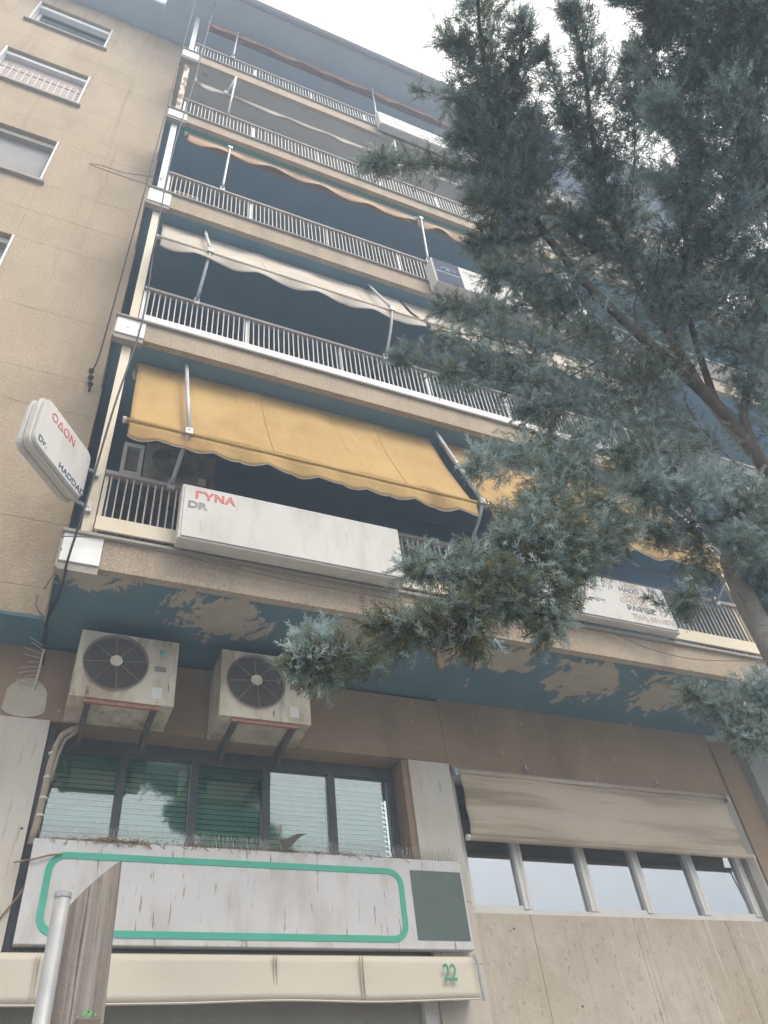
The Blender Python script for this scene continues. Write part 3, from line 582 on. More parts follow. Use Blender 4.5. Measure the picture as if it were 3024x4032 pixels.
# ---------------------------------------------------------------- air conditioners
def ac_unit(x0, x1, yf, yb, z0, z1, label, mat='acwhite', fan=None, logo=True, bracket=True, dark=False, wall_y=D):
    t = thing('air_conditioner', ((x0+x1)/2, yb, z0), label, 'air conditioner', 'outdoor air conditioning units')
    w, h = x1-x0, z1-z0
    fx, fz = fan or (x0+w*.385, z0+h*.55); R = min(h*.405, w*.32)
    n = 40
    # front plate with a round hole
    ring = [(fx+R*math.cos(2*math.pi*k/n), fz+R*math.sin(2*math.pi*k/n)) for k in range(n)]
    out = []
    for k in range(n):
        g = 2*math.pi*k/n; c, s = math.cos(g), math.sin(g)
        tx = ((x1-fx)/c if c > 0 else (x0-fx)/c) if abs(c) > 1e-6 else 1e9
        tz = ((z1-fz)/s if s > 0 else (z0-fz)/s) if abs(s) > 1e-6 else 1e9
        tt = min(tx, tz); out.append([fx+tt*c, fz+tt*s])
    for cx, cz in ((x0, z0), (x0, z1), (x1, z0), (x1, z1)):
        k = min(range(n), key=lambda q: (out[q][0]-cx)**2+(out[q][1]-cz)**2); out[k] = [cx, cz]
    v = [(p[0], yf, p[1]) for p in ring]+[(p[0], yf, p[1]) for p in out]+[(p[0], yf+.02, p[1]) for p in ring]
    f = [(k, (k+1) % n, n+(k+1) % n, n+k) for k in range(n)]+[(2*n+k, 2*n+(k+1) % n, (k+1) % n, k) for k in range(n)]
    obj('front_panel', MB().add(v, f), mat, t)
    sh = MB().box(x0, x1, yf+.0005, yb, z1-.012, z1).box(x0, x1, yf+.0005, yb, z0, z0+.012)
    obj('casing', sh.box(x0, x0+.01, yf+.0005, yb, z0+.0125, z1-.0125).box(x1-.01, x1, yf+.0005, yb, z0+.0125, z1-.0125).box(x0+.0105, x1-.0105, yb-.01, yb, z0+.0125, z1-.0125), 'acdark' if dark else mat, t, bevel=.003)
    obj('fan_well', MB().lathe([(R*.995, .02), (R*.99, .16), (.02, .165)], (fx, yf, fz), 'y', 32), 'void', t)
    fn = MB()
    for b in range(3):
        a0 = b*2.094+.5
        P = [[(fx+r*math.cos(a0+a*(.6+.5*r/R)), yf+.05+.05*(a/1.0)+.02, fz+r*math.sin(a0+a*(.6+.5*r/R))) for a in np.linspace(0, 1.0, 6)] for r in np.linspace(R*.25, R*.92, 5)]
        fn.grid(P, (0, .004, 0))
    obj('fan', fn, 'fan', t, smooth=True)
    obj('fan_hub', MB().lathe([(.0, .03), (R*.26, .032), (R*.27, .09), (.0, .10)], (fx, yf, fz), 'y', 24), 'fan', t)
    gr = MB()
    for k in range(20):
        r = R*(.26+.76*k/19.); ring_ = [(fx+r*math.cos(2*math.pi*q/36), yf-.014-.006*(1-(r/R)**2), fz+r*math.sin(2*math.pi*q/36)) for q in range(37)]
        gr.tube(ring_, .0017 if k < 19 else .005, 4, False)
    for k in range(8):
        a = k*math.pi/4+.12; gr.tube([(fx+R*.2*math.cos(a), yf-.022, fz+R*.2*math.sin(a)), (fx+R*1.04*math.cos(a), yf-.013, fz+R*1.04*math.sin(a))], .0035, 5)
    gg = obj('fan_grille', gr, 'grille', t)
    obj('hub_badge', MB().lathe([(.0, -.034), (R*.19, -.033), (R*.21, -.020), (.0, -.018)], (fx, yf, fz), 'y', 24), 'acwhite' if not dark else 'acdark', gg)
    # handle recess, label, badge
    hx = x1-w*.17
    obj('handle', MB().box(hx-.045, hx+.045, yf-.006, yf-.001, fz-.03, fz+.012).box(hx-.035, hx+.035, yf-.0085, yf-.0062, fz-.022, fz+.004), 'acdark', t)
    obj('rating_label', MB().box(hx-.05, hx+.03, yf-.003, yf-.0008, z0+.05, z0+.15), 'signwhite', t)
    if logo:
        lb = obj('badge', MB().box(hx-.03, hx+.05, yf-.003, yf-.0008, z1-.17, z1-.085), 'acwhite', t)
        obj('emblem', MB().prism([(hx-.018, z1-.16), (hx+.042, z1-.10), (hx+.01, z1-.10), (hx-.018, z1-.125)], 'y', yf-.0045, yf-.0032), M('teal_emblem', (.05, .33, .36), rough=.5), lb)
        obj('emblem', MB().prism([(hx-.018, z1-.122), (hx+.004, z1-.10), (hx-.018, z1-.10)], 'y', yf-.0045, yf-.0032), 'blueink', lb)
    if bracket:
        for bx in (x0+.14, x1-.14):
            obj('bracket', MB().box(bx-.02, bx+.02, yf+.02, wall_y-.003, z0-.045, z0-.002).prism([(wall_y-.003, z0-.046), (wall_y-.003, z0-.15), (wall_y-.03, z0-.15), (yf+.2, z0-.046)], 'x', bx-.017, bx+.017), 'darkmetal', t)
        obj('front_angle', MB().box(x0+.1, x1-.1, yf+.015, yf+.045, z0-.032, z0-.0025), 'rust', t)
    return t
ac_unit(.282, 1.046, .60, 1.0, -.75, -.155, 'grimy white air conditioner with a teal badge, nearer the taped pipe', fan=(.572, -.420))
ac_unit(1.405, 2.168, .60, 1.0, -.77, -.148, 'grimy white air conditioner beside the branch tip, half its badge hidden', fan=(1.70, -.425))
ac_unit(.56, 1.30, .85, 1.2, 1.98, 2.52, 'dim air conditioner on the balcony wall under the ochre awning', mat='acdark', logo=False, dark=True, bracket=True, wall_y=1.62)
t = thing('vent_unit', (.44, .9, 2.0), 'pale framed louvre box beside the dim balcony air conditioner', 'vent')
obj('frame', MB().box(.335, .375, .88, .95, 2.0, 2.48).box(.505, .545, .88, .95, 2.0, 2.48).box(.3755, .5045, .88, .95, 2.42, 2.48).box(.3755, .5045, .88, .95, 2.0, 2.05), 'signside', t, bevel=.004)
obj('backing', MB().box(.36, .52, .951, 1.619, 2.02, 2.46), 'acdark', t)
for k in range(9): obj('louvre', MB().box(.377, .503, .905, .94, 2.075+k*.038, 2.083+k*.038), 'cement', t)

t = thing('storage_rack', (.50, .45, ZT[2]), 'grey rack with two bins behind the bars by the white corner post', 'rack')
for x in (.34, .66):
    for y in (.35, .55): obj('leg', MB().box(x-.01, x+.01, y-.01, y+.01, ZT[2], ZT[2]+.92), 'galv', t)
for z in (.08, .48, .88): obj('shelf', MB().box(.325, .675, .335, .565, ZT[2]+z, ZT[2]+z+.015), 'signside', t)
for z in (.096, .496): obj('bin', MB().box(.36, .64, .36, .54, ZT[2]+z, ZT[2]+z+.24), 'acdark', t, bevel=.01)
# ---------------------------------------------------------------- signs
def boxsign(label, x0, x1, yf, yb, z0, z1, face='signwhite'):
    t = thing('box_sign', ((x0+x1)/2, yb, z0), label, 'sign', 'light box signs on the railings')
    obj('casing', MB().box(x0, x1, yf+.012, yb, z0, z1), 'signside', t, bevel=.008)
    obj('face', MB().box(x0+.02, x1-.02, yf, yf+.0115, z0+.02, z1-.02), face, t, bevel=.004)
    for x in (x0+.25, x1-.25): obj('bracket', MB().box(x-.015, x+.015, yb+.0005, .019, z0+.1, z1-.1), 'galv', t)
    return t
s1 = boxsign('white box sign with red and grey lettering on the lowest railing', .82, 2.82, -.20, -.06, .285, .905)
text(s1, 'ΓΥΝΑ', .925, -.2015, .752, .115, 'red', .004, xs=1.12)
text(s1, 'DR', .872, -.2015, .632, .105, 'greyink', .004, xs=1.1)
s2 = boxsign('white box sign with faded rows of letters and a telephone number', 4.0, 5.965, -.15, -.04, .33, .905)
for s, z, m_, sz, xr in (('LINIC', .822, 'tanink', .088, 5.62), ('HADD', .748, 'greyink', .085, 5.60), ('ΟΝΤΙΑ', .672, 'tanink', .08, 5.63), ('ΟΛΟΓΟΣ', .598, 'tanink', .08, 5.66), ('ΡΑΦΙΕΣ', .508, 'greyink', .092, 5.72), ('ΤΗΛ. 8811876', .405, 'tanink', .085, 5.925)):
    text(s2, s, xr, -.1515, z, sz, m_, .0025, xs=1.05, align='RIGHT')
s3 = boxsign('box sign with a navy end bearing an eye emblem', 4.10, 5.90, -.25, -.05, 6.19, 6.90)
obj('navy_panel', MB().box(4.125, 4.56, -.2535, -.2505, 6.215, 6.875), 'navy', s3)
arc = [(4.345+.13*math.cos(a), -.2555, 6.60+.075*math.sin(a)) for a in np.linspace(.15, math.pi-.15, 14)]
obj('eye_emblem', MB().tube(arc, .006, 5).tube([(4.345+.028*math.cos(a), -.2555, 6.61+.02*math.sin(a)) for a in np.linspace(0, 2*math.pi, 13)], .006, 5, False), 'paleink', s3)
text(s3, 'Eye Care Center', 4.345, -.2545, 6.50, .058, 'paleink', 0, align='CENTER')
text(s3, 'ΝΙΚΟΛΑΟΣ', 4.63, -.2515, 6.72, .10, 'greyink', .002); text(s3, 'Χ', 4.72, -.2515, 6.56, .09, 'greyink', .002)
s5 = boxsign('white box sign with dark lettering on the railing below the roof', 3.90, 6.0, -.20, -.05, 12.42, 13.06)
text(s5, 'ΟΡΘΟΠΑ', 4.62, -.2015, 12.84, .17, 'greyink', .006); text(s5, 'ΙΑΤΡ', 5.10, -.2015, 12.70, .15, 'greyink', .005)
text(s5, 'ΠΕΤΡΟΣ Ν. ΛΕΜΠΕΣ', 4.03, -.2015, 12.60, .125, 'greyink', .003); text(s5, 'ΤΗΛ: 213 032', 4.72, -.2015, 12.475, .125, 'greyink', .003)
obj('emblem', MB().box(4.05, 4.5, -.2035, -.2012, 12.88, 12.90).box(4.05, 4.5, -.2035, -.2012, 12.93, 12.945).tube([(4.27, -.203, 12.75), (4.27, -.203, 12.96)], .012, 5), 'tanink', s5)
# projecting sign
def projecting():
    b = np.array([.075, -.01, .62]); a = np.array([-.36, -.57, .62]); d = (a-b); Lw = np.linalg.norm(d); d /= Lw
    nrm = np.array([-d[1], d[0], 0]);
    if nrm[1] > 0: nrm = -nrm
    h, th = .575, .165
    t = thing('projecting_sign', (b[0]+.03, b[1]+.06, .62), 'rounded white light box jutting from the balcony corner post', 'sign')
    def rr(inset, r, k=5):
        pts = []
        for cx, cz, a0 in ((Lw-inset-r, h-inset-r, 0), (inset+r, h-inset-r, 90), (inset+r, inset+r, 180), (Lw-inset-r, inset+r, 270)):
            for q in range(k+1):
                g = math.radians(a0+90*q/k); pts.append((cx+r*math.cos(g), cz+r*math.sin(g)))
        return pts
    def slab(name, inset, r, n0, n1, mat):
        p = rr(inset, r); n = len(p)
        P = lambda q, o: b+d*q[0]+np.array([0, 0, q[1]])+nrm*o
        m = MB().add([P(q, n0) for q in p]+[P(q, n1) for q in p], [tuple(range(n)), tuple(reversed(range(n, 2*n)))]+[(i, n+i, n+(i+1) % n, (i+1) % n) for i in range(n)])
        return obj(name, m, mat, t, bevel=.006)
    slab('face', .02, .07, -.0, -.035, 'signwhite'); slab('rim', 0, .085, -.0352, -.06, 'signside'); slab('body', .012, .08, -.0602, -.105, 'signside'); slab('rim', 0, .085, -.1052, -.13, 'signside'); slab('face', .02, .07, -.1302, -.165, 'signwhite')
    ang = math.atan2(-d[1], -d[0])
    def tx(s, u, z, size, mat, bold=.002, tilt=0):
        p = b+d*(Lw-u)+nrm*.0015; text(t, s, p[0], p[1], .62+z, size, mat, bold, rot=(math.pi/2, 0, ang))
    tx('ΟΔΟΝ', .12, .40, .115, 'red', 0); tx('Dr.', .05, .07, .085, 'blueink', .001); tx('HADDAD', .335, .05, .085, 'blueink', .001)
    obj('bracket', MB().tube([b+d*.03-nrm*.08+np.array([0, 0, .05]), (.14, .06, .64)], .014, 6).box(.105, .15, .045, .0845, .60, .70), 'galv', t)
    obj('bracket', MB().tube([b+d*.03-nrm*.08+np.array([0, 0, .45]), (.14, .06, 1.06)], .014, 6).box(.105, .15, .045, .0845, 1.02, 1.10), 'galv', t)
    return t
projecting()
# shop sign
t = thing('shop_sign', (1.8, 1.09, -2.32), 'flaking white shop signboard with sea green band above the vinyl awning', 'sign')
obj('board', MB().box(.252, 3.60, 1.02, 1.088, -2.315, -1.64), 'shopsign', t, bevel=.006)
obj('backing', MB().box(.26, 3.27, 1.089, 1.189, -2.30, -1.66), 'darkframe', t)
def rrect(x0, x1, z0, z1, r, k=6):
    p = []
    for cx, cz, a0 in ((x1-r, z1-r, 0), (x0+r, z1-r, 90), (x0+r, z0+r, 180), (x1-r, z0+r, 270)):
        for q in range(k+1): g = math.radians(a0+90*q/k); p.append((cx+r*math.cos(g), cz+r*math.sin(g)))
    return p
def frame2(x0, x1, z0, z1, r, w, y0, y1):
    A, B = rrect(x0, x1, z0, z1, r), rrect(x0+w, x1-w, z0+w, z1-w, max(.01, r-w)); n = len(A)
    v = [(p[0], y0, p[1]) for p in A]+[(p[0], y0, p[1]) for p in B]+[(p[0], y1, p[1]) for p in A]+[(p[0], y1, p[1]) for p in B]
    f = []
    for i in range(n):
        j = (i+1) % n; f += [(i, j, n+j, n+i), (2*n+i, 3*n+i, 3*n+j, 2*n+j), (i, 2*n+i, 2*n+j, j), (n+i, n+j, 3*n+j, 3*n+i)]
    return MB().add(v, f)
obj('green_band', frame2(.36, 3.05, -2.27, -1.725, .13, .045, 1.0155, 1.0195), 'green', t)
obj('end_panel', MB().box(3.12, 3.58, 1.0155, 1.0195, -2.25, -1.73), 'darkgreen', t)
# debris and spikes on top of the sign
t = thing('nest_debris', (.9, 1.05, -1.638), 'tangle of brown nest straw on top of the shop signboard', 'debris')
m = MB()
for k in range(1100):
    c = random.choice((.62, .72, .80, .88, 1.45, 2.1, 2.6)); x = random.gauss(c, .13 if c < 1 else .25)
    if not .27 < x < 3.2: continue
    y = random.uniform(1.008, 1.10); z = -1.636+abs(random.gauss(0, .012)); g = random.uniform(0, 6.28); L = random.uniform(.02, .07)
    m.tube([(x, y, z), (x+L*math.cos(g), y+.4*L*math.sin(g), z+random.uniform(-.05, .02))], .0024, 3)
obj('straw', m, 'straw', t, kind='stuff')
t = thing('bird_spike_strip', (1.9, 1.07, -1.636), 'row of fine wire bird spikes along the top of the shop signboard', 'bird spikes')
obj('base_strip', MB().box(.27, 3.62, 1.045, 1.075, -1.6395, -1.630), 'spike', t)
m = MB()
for k in range(120):
    x = .29+k*.0277
    for a in (-.35, .05, .4):
        g = a+random.uniform(-.1, .1); q = random.uniform(-.25, .25); L = random.uniform(.085, .12)
        m.tube([(x, 1.06, -1.631), (x+L*math.sin(g)*.6, 1.06+L*q, -1.631+L)], .0016, 3)
obj('spikes', m, 'spike', t, kind='stuff')
t = thing('bird_spike_comb', (.01, .95, -.36), 'small comb of pale plastic bird spikes below the wing corner', 'bird spikes')
m = MB().tube([(.03, 1.0, -.12), (.03, 1.05, -.30), (.02, 1.118, -.43)], .009, 5)
for k in range(11):
    z = -.10-.03*k; y = .99+.012*k; m.tube([(.03, y, z), (-.10+.03*math.sin(k*2), y-.02, z+.06*math.cos(k*.5))], .0028, 4)
obj('comb', m, 'plasticspike', t)
t = thing('dry_scrap', (2.1, 1.05, -1.63), 'dark scrap caught in the spikes with a dry twig', 'debris')
obj('scrap', MB().grid([[(2.03, 1.0, -1.56), (2.10, 1.01, -1.53), (2.16, 1.0, -1.50), (2.25, 1.01, -1.49)], [(2.04, 1.0, -1.62), (2.10, .99, -1.61), (2.14, 1.0, -1.57), (2.2, 1.0, -1.515)]], (0, .006, 0)), 'darkmetal', t)
obj('twig', MB().tube([(2.03, 1.05, -1.63), (2.02, 1.02, -1.52), (2.04, 1.02, -1.43)], .006, 5), 'straw', t)

# ---------------------------------------------------------------- cement patch, pipe, lamp, cables
obj('mortar_patch', MB().prism([(-.02+.15*math.cos(a)*(1+.05*math.sin(5*a)) , -.50+.17*math.sin(a)) if math.sin(a) > 0 else (-.02+.16*math.cos(a), -.60+.08*math.sin(a)) for a in np.linspace(0, 2*math.pi, 25)[:-1]], 'y', D-.007, D-.001), 'mortar', BL)
t = thing('insulated_pipe', (.25, 1.08, -1.64), 'taped pipe with torn insulation running down beside the marble pier', 'pipe')
pp = [(.42, .98, -.80), (.36, 1.03, -.80), (.305, 1.06, -.83), (.275, 1.07, -.92), (.262, 1.075, -1.1), (.255, 1.08, -1.3), (.25, 1.08, -1.5), (.235, 1.085, -1.66)]
obj('insulation', MB().tube(pp, [.03, .031, .03, .027, .029, .025, .027, .024], 9), 'pipewrap', t, smooth=True)
obj('drain_hose', MB().tube([(.44, .95, -.79), (.38, 1.0, -.84), (.33, 1.03, -.88), (.30, 1.05, -1.0), (.285, 1.06, -1.2)], .012, 7), 'pipewrap', t, smooth=True)
for z in (-.98, -1.17, -1.33, -1.46): obj('strap', MB().lathe([(.0295, -.008), (.0315, 0), (.0295, .008)], (.258, 1.078, z), 'z', 10), 'signwhite', t)
t = thing('bulkhead_lamp', (.30, .42, 3.05), 'small dim bulkhead lamp on the soffit corner by the cream post', 'lamp')
obj('base', MB().lathe([(.045, .0), (.045, -.03), (0, -.031)], (.30, .42, 3.099), 'z', 14), 'galv', t)
obj('glass', MB().lathe([(.032, -.0315), (.038, -.07), (.028, -.12), (0, -.14)], (.30, .42, 3.099), 'z', 14), 'lightcan', t, smooth=True)
def cable(name, pts, r, mat, label, extra=None):
    P = [np.array(p) for p in pts]
    t = thing(name, P[-1], label, 'cable')
    # smooth through points
    Q = []
    for i in range(len(P)-1):
        p0, p1, p2, p3 = P[max(i-1, 0)], P[i], P[i+1], P[min(i+2, len(P)-1)]
        for u in np.linspace(0, 1, 7)[:-1]: Q.append(.5*((2*p1)+(-p0+p2)*u+(2*p0-5*p1+4*p2-p3)*u*u+(-p0+3*p1-3*p2+p3)*u**3))
    Q.append(P[-1])
    obj('wire', MB().tube(Q, r, 6), mat, t, smooth=True); return t
t = cable('stay_wire', [at(800, -110, -.45), at(770, 0, -.38), at(690, 300, -.2), at(600, 640, .05), at(480, 1080, .38), at(395, 1385, .62), at(362, 1460, .66)], .009, 'cable', 'thin black wire ending in insulators on the tan wall')
for k in range(3):
    c = at(359-k*2, 1462+k*26, .67); obj('insulator', MB().lathe([(.008, .03), (.028, .022), (.018, .012), (.03, .0), (.014, -.012), (.022, -.025), (.006, -.032)], c, 'z', 10), 'darkmetal', t)
c = at(352, 1535, .70); obj('wall_hook', MB().tube([c+np.array([0, -.03, .03]), c, c+np.array([0, .0235, 0])], .012, 6), 'darkmetal', t)
cable('riser_cable', [at(880, -110, -.34), at(850, 0, -.32), at(765, 320, -.28), at(680, 600, -.24), at(610, 960, -.16), at(560, 1265, -.08), at(450, 1600, -.12), at(340, 1975, -.14), at(268, 2200, -.06), at(252, 2275, .08), at(225, 2360, .40), at(185, 2440, .74), at(178, 2520, .95), at(168, 2620, 1.08)], .0105, 'cable', 'black cable dropping past the marble corner tiles to the soffit')
cable('tail_cable', [at(243, 2160, -.03), at(222, 2235, .3), at(180, 2310, .70), at(143, 2360, .715), at(150, 2400, .715), at(178, 2436, .715)], .0045, 'browncable', 'loose brown cable looping over the lower edge of the tan wall')
cable('ledge_cable', [at(248, 2118, -.03), at(265, 2112, -.045), at(420, 2122, -.045), at(640, 2172, -.045), at(860, 2222, -.045), at(1150, 2288, -.045), at(1500, 2352, -.045), at(1900, 2422, -.045), at(2300, 2470, -.045), at(2420, 2497, -.05), at(2550, 2552, -.06), at(2700, 2590, -.06), at(2850, 2602, -.06), at(2990, 2603, -.045), at(3030, 2640, -.03)], .0045, 'browncable', 'dusty brown cable sagging along the lowest balcony ledge')
cable('wall_cable', [at(352, 645, .70), at(395, 650, .62), at(480, 678, .5), at(560, 690, .3), at(640, 705, .06)], .006, 'browncable', 'pair of slack cables from the tan wall to the white post, upper strand')
cable('wall_cable', [at(356, 648, .70), at(420, 672, .60), at(500, 700, .45), at(600, 732, .2), at(640, 742, .06)], .007, 'browncable', 'pair of slack cables from the tan wall to the white post, lower strand')
cable('twig_cable', [at(-20, 3640, 1.08), at(20, 3590, 1.08), at(75, 3525, 1.07), at(110, 3470, 1.05)], .007, 'straw', 'frayed brown cord crossing the gap beside the shop signboard')
cable('twig_cable', [at(55, 3395, 1.08), at(130, 3383, 1.0), at(190, 3368, 1.0), at(245, 3362, 1.005)], .006, 'straw', 'short dry cord lying across the signboard corner')

# ---------------------------------------------------------------- pole by the kerb
PX, PY = .56, -.93
t = thing('utility_pole', (PX, PY, -Z0), 'weathered grey wooden pole standing in front of the shop awning', 'pole')
zt_ = -2.50
pts = [(PX-.035+.02*math.sin(z*.7), PY, z) for z in np.linspace(-Z0, zt_, 10)]
m = MB().tube(pts, [.125-.012*i/9 for i in range(10)], 18)
# slanted cut top
for k in range(len(m.v)-18, len(m.v)):
    v = m.v[k]; m.v[k] = (v[0], v[1], v[2]-.13+1.05*(v[0]-PX+.03))
obj('shaft', m, 'woodpole', t, smooth=False)
obj('notice_box', MB().box(PX-.055, PX+.035, PY-.15, PY-.1155, -3.42, -3.205), 'browncable', t, bevel=.004)
obj('box_print', MB().box(PX-.012, PX-.002, PY-.1525, PY-.1505, -3.28, -3.235).box(PX+.012, PX+.022, PY-.1525, PY-.1505, -3.28, -3.238).box(PX-.03, PX-.013, PY-.1525, PY-.1505, -3.262, -3.252), 'signwhite', t)
m = MB()
for k in range(14):
    x = PX-.015+random.gauss(0, .015); y = PY-.135; z = -3.203+random.random()*.018; m.prism([(x, z), (x+.008, z+.006), (x+.003, z+.014)], 'y', y, y+.002)
obj('green_lichen', m, M('bright_green_lichen', (.12, .55, .16), rough=.8), t)
t = thing('steel_pole', (.39, -1.08, -Z0), 'galvanised steel pipe standing against the wooden pole', 'pole')
obj('shaft', MB().tube([(.372, -1.07, -Z0), (.372, -1.07, -2.75)], .034, 16), 'galv', t, smooth=True)
obj('cap', MB().lathe([(.036, -.002), (.036, .02), (0, .035)], (.372, -1.07, -2.752), 'z', 16), 'galv', t)

# ---------------------------------------------------------------- the cypress
TR = thing('cypress_tree', (2.95, -3.0, -Z0), 'tall blue green cypress with bare grey limbs rising in front of the balconies', 'tree')
def A3(L, y=None):
    """bough points: on upright planes about the trunk, which stands 2 m in front of the camera near the kerb, and where the view runs steeply up, no farther than the crown reaches"""
    R_ = []
    for q in L:
        Y = -3.0+(q[2]+1.5)*(.36 if q[1] < 1500 else .36-.14*min(1, (q[1]-1500)/300))
        d = (q[0]-W_/2)/FPX*AR-(q[1]-H_/2)/FPX*AU+AF; d /= np.linalg.norm(d)
        cap = 6.1+(q[2]+1.5)*.5
        dp = (Y-CAM[1])/d[1] if d[1] > .02 else 1e3
        R_.append(CAM+d*(dp**-6+cap**-6)**(-1/6))
    return R_
def smooth(P, n=5):
    P = [np.array(p) for p in P]; Q = []
    for i in range(len(P)-1):
        p0, p1, p2, p3 = P[max(i-1, 0)], P[i], P[i+1], P[min(i+2, len(P)-1)]
        for u in np.linspace(0, 1, n+1)[:-1]: Q.append(.5*((2*p1)+(-p0+p2)*u+(2*p0-5*p1+4*p2-p3)*u*u+(-p0+3*p1-3*p2+p3)*u**3))
    Q.append(P[-1]); return Q
TS = .455     # sizes below were set out for a tree twice as far off
def limb(P, r0, r1, mat='bark', name='limb', n=9):
    r0, r1 = r0*TS, r1*TS
    Q = smooth(P); k = len(Q)
    rs = [(r0+(r1-r0)*i/(k-1))*(1+.06*math.sin(i*1.9)+random.uniform(-.03, .03)) for i in range(k)]
    obj(name, MB().tube(Q, rs, n), mat, TR, smooth=True); return Q
trunk_top = A3([(2995, 2470, -1.5), (2905, 2290, -1.5), (2880, 2185, -1.52), (2945, 2095, -1.6), (3030, 2000, -1.66), (3045, 1890, -1.68)])
limb([(2.97, -3.0, -Z0-.05), (2.98, -3.0, -4.9), (2.955, -3.0, -3.2)]+trunk_top, .125, .085, 'trunkbark', 'trunk', 14)
limbA = [(3045, 1890, -1.68), (2930, 1720, -1.66), (2795, 1568, -1.64), (2600, 1392, -1.6), (2400, 1211, -1.55), (2250, 1050, -1.5), (2132, 900, -1.45), (2050, 760, -1.42), (2010, 640, -1.4), (1955, 450, -1.4), (1905, 250, -1.4), (1885, 60, -1.4), (1870, -120, -1.4)]
limb(A3(limbA), .088, .018)
trB = [(3045, 1890, -1.68), (2960, 1775, -1.5), (2860, 1660, -1.36), (2757, 1523, -1.3), (2656, 1350, -1.28), (2534, 1173, -1.25), (2445, 957, -1.2), (2385, 760, -1.2), (2330, 520, -1.2), (2300, 250, -1.2), (2245, 40, -1.2)]
limb(A3(trB), .095, .018, 'palebark')
lC = [(2860, 1660, -1.36), (2814, 1570, -1.45), (2765, 1426, -1.5), (2731, 1313, -1.52), (2690, 1150, -1.55), (2700, 950, -1.55), (2722, 780, -1.55), (2745, 560, -1.5), (2770, 300, -1.5), (2800, 40, -1.5)]
limb(A3(lC), .055, .015)
lD = [(3045, 1890, -1.68), (2930, 1650, -1.75), (2972, 1463, -1.75), (3017, 1360, -1.8), (3050, 1200, -1.8), (3030, 900, -1.8), (2990, 500, -1.75), (2950, 150, -1.7)]
limb(A3(lD), .06, .018)
for L, r in (([(2700, 1545, -1.9), (2702, 1585, -1.9), (2735, 1648, -1.88), (2776, 1700, -1.85), (2832, 1764, -1.8), (2925, 1850, -1.72)], .016), ([(2890, 1300, -1.9), (2957, 1215, -1.85), (3040, 1135, -1.8)], .022), ([(2560, 1080, -1.5), (2500, 1190, -1.4), (2510, 1300, -1.35)], .012),
              ([(2478, 985, -1.3), (2500, 1100, -1.3), (2520, 1165, -1.26)], .016), ([(2600, 950, -1.4), (2580, 1100, -1.4), (2570, 1230, -1.3)], .016), ([(2750, 830, -1.7), (2640, 1000, -1.6), (2570, 1130, -1.4), (2530, 1200, -1.3)], .012), ([(2720, 960, -1.6), (2620, 1070, -1.5), (2580, 1170, -1.4)], .012),
              ([(2400, 1355, -1.5), (2330, 1500, -1.45), (2300, 1620, -1.4)], .010), ([(2560, 1400, -1.6), (2480, 1510, -1.55), (2405, 1610, -1.5), (2330, 1720, -1.45)], .013), ([(2580, 1420, -1.6), (2540, 1490, -1.6), (2535, 1540, -1.6)], .008),
              ([(2680, 1520, -1.65), (2595, 1560, -1.7), (2585, 1650, -1.75), (2575, 1740, -1.75)], .010), ([(2500, 1345, -1.55), (2400, 1355, -1.6), (2330, 1370, -1.6)], .009), ([(2835, 1755, -1.8), (2770, 1760, -1.75), (2710, 1785, -1.7)], .009), ([(2130, 980, -1.4), (2060, 1070, -1.4), (1990, 1170, -1.45), (1960, 1260, -1.5)], .012)):
    limb(A3(L), r, r*.5, 'bark', 'dead_branch', 6)
# foliage sprays along boughs
def make_spray(seed, droop=.25):
    r = random.Random(seed); tris = []; tt = []
    def leafy(p, d, L, w, side):
        q = p+d*L; s = side/np.linalg.norm(side)*w
        tris.append((p-s, p+s, q)); tt.append(0.0)
    def n(v): return v/np.linalg.norm(v)
    ax = np.array([0, 0, 1.]); p = np.zeros(3)
    for k in range(7):
        t = k/7.; base = ax*t+np.array([math.sin(t*2)*.08, 0, 0])
        for sgn in (-1, 1):
            phi = k*1.1+(0 if sgn > 0 else math.pi)+r.uniform(-.5, .5)
            dirn = n(np.array([math.cos(phi)*.8, math.sin(phi)*.8, .75+.2*r.random()]))
            L = (.50-.30*t)*r.uniform(.7, 1.2)
            sd_ = np.cross(dirn, [r.uniform(-1, 1), r.uniform(-1, 1), r.uniform(-1, 1)])
            leafy(base, dirn, L, .026, sd_)
            d2 = n(dirn+np.array([r.uniform(-.8, .8), r.uniform(-.8, .8), .3])); leafy(base+dirn*L*.45, d2, L*.55, .022, np.cross(d2, [r.random(), 1, r.random()]))
    leafy(p, ax, 1.15, .03, np.array([1., .3, 0]))
    return np.array(tris)
SPR = [make_spray(s) for s in range(8)]
FV = []; FT = []
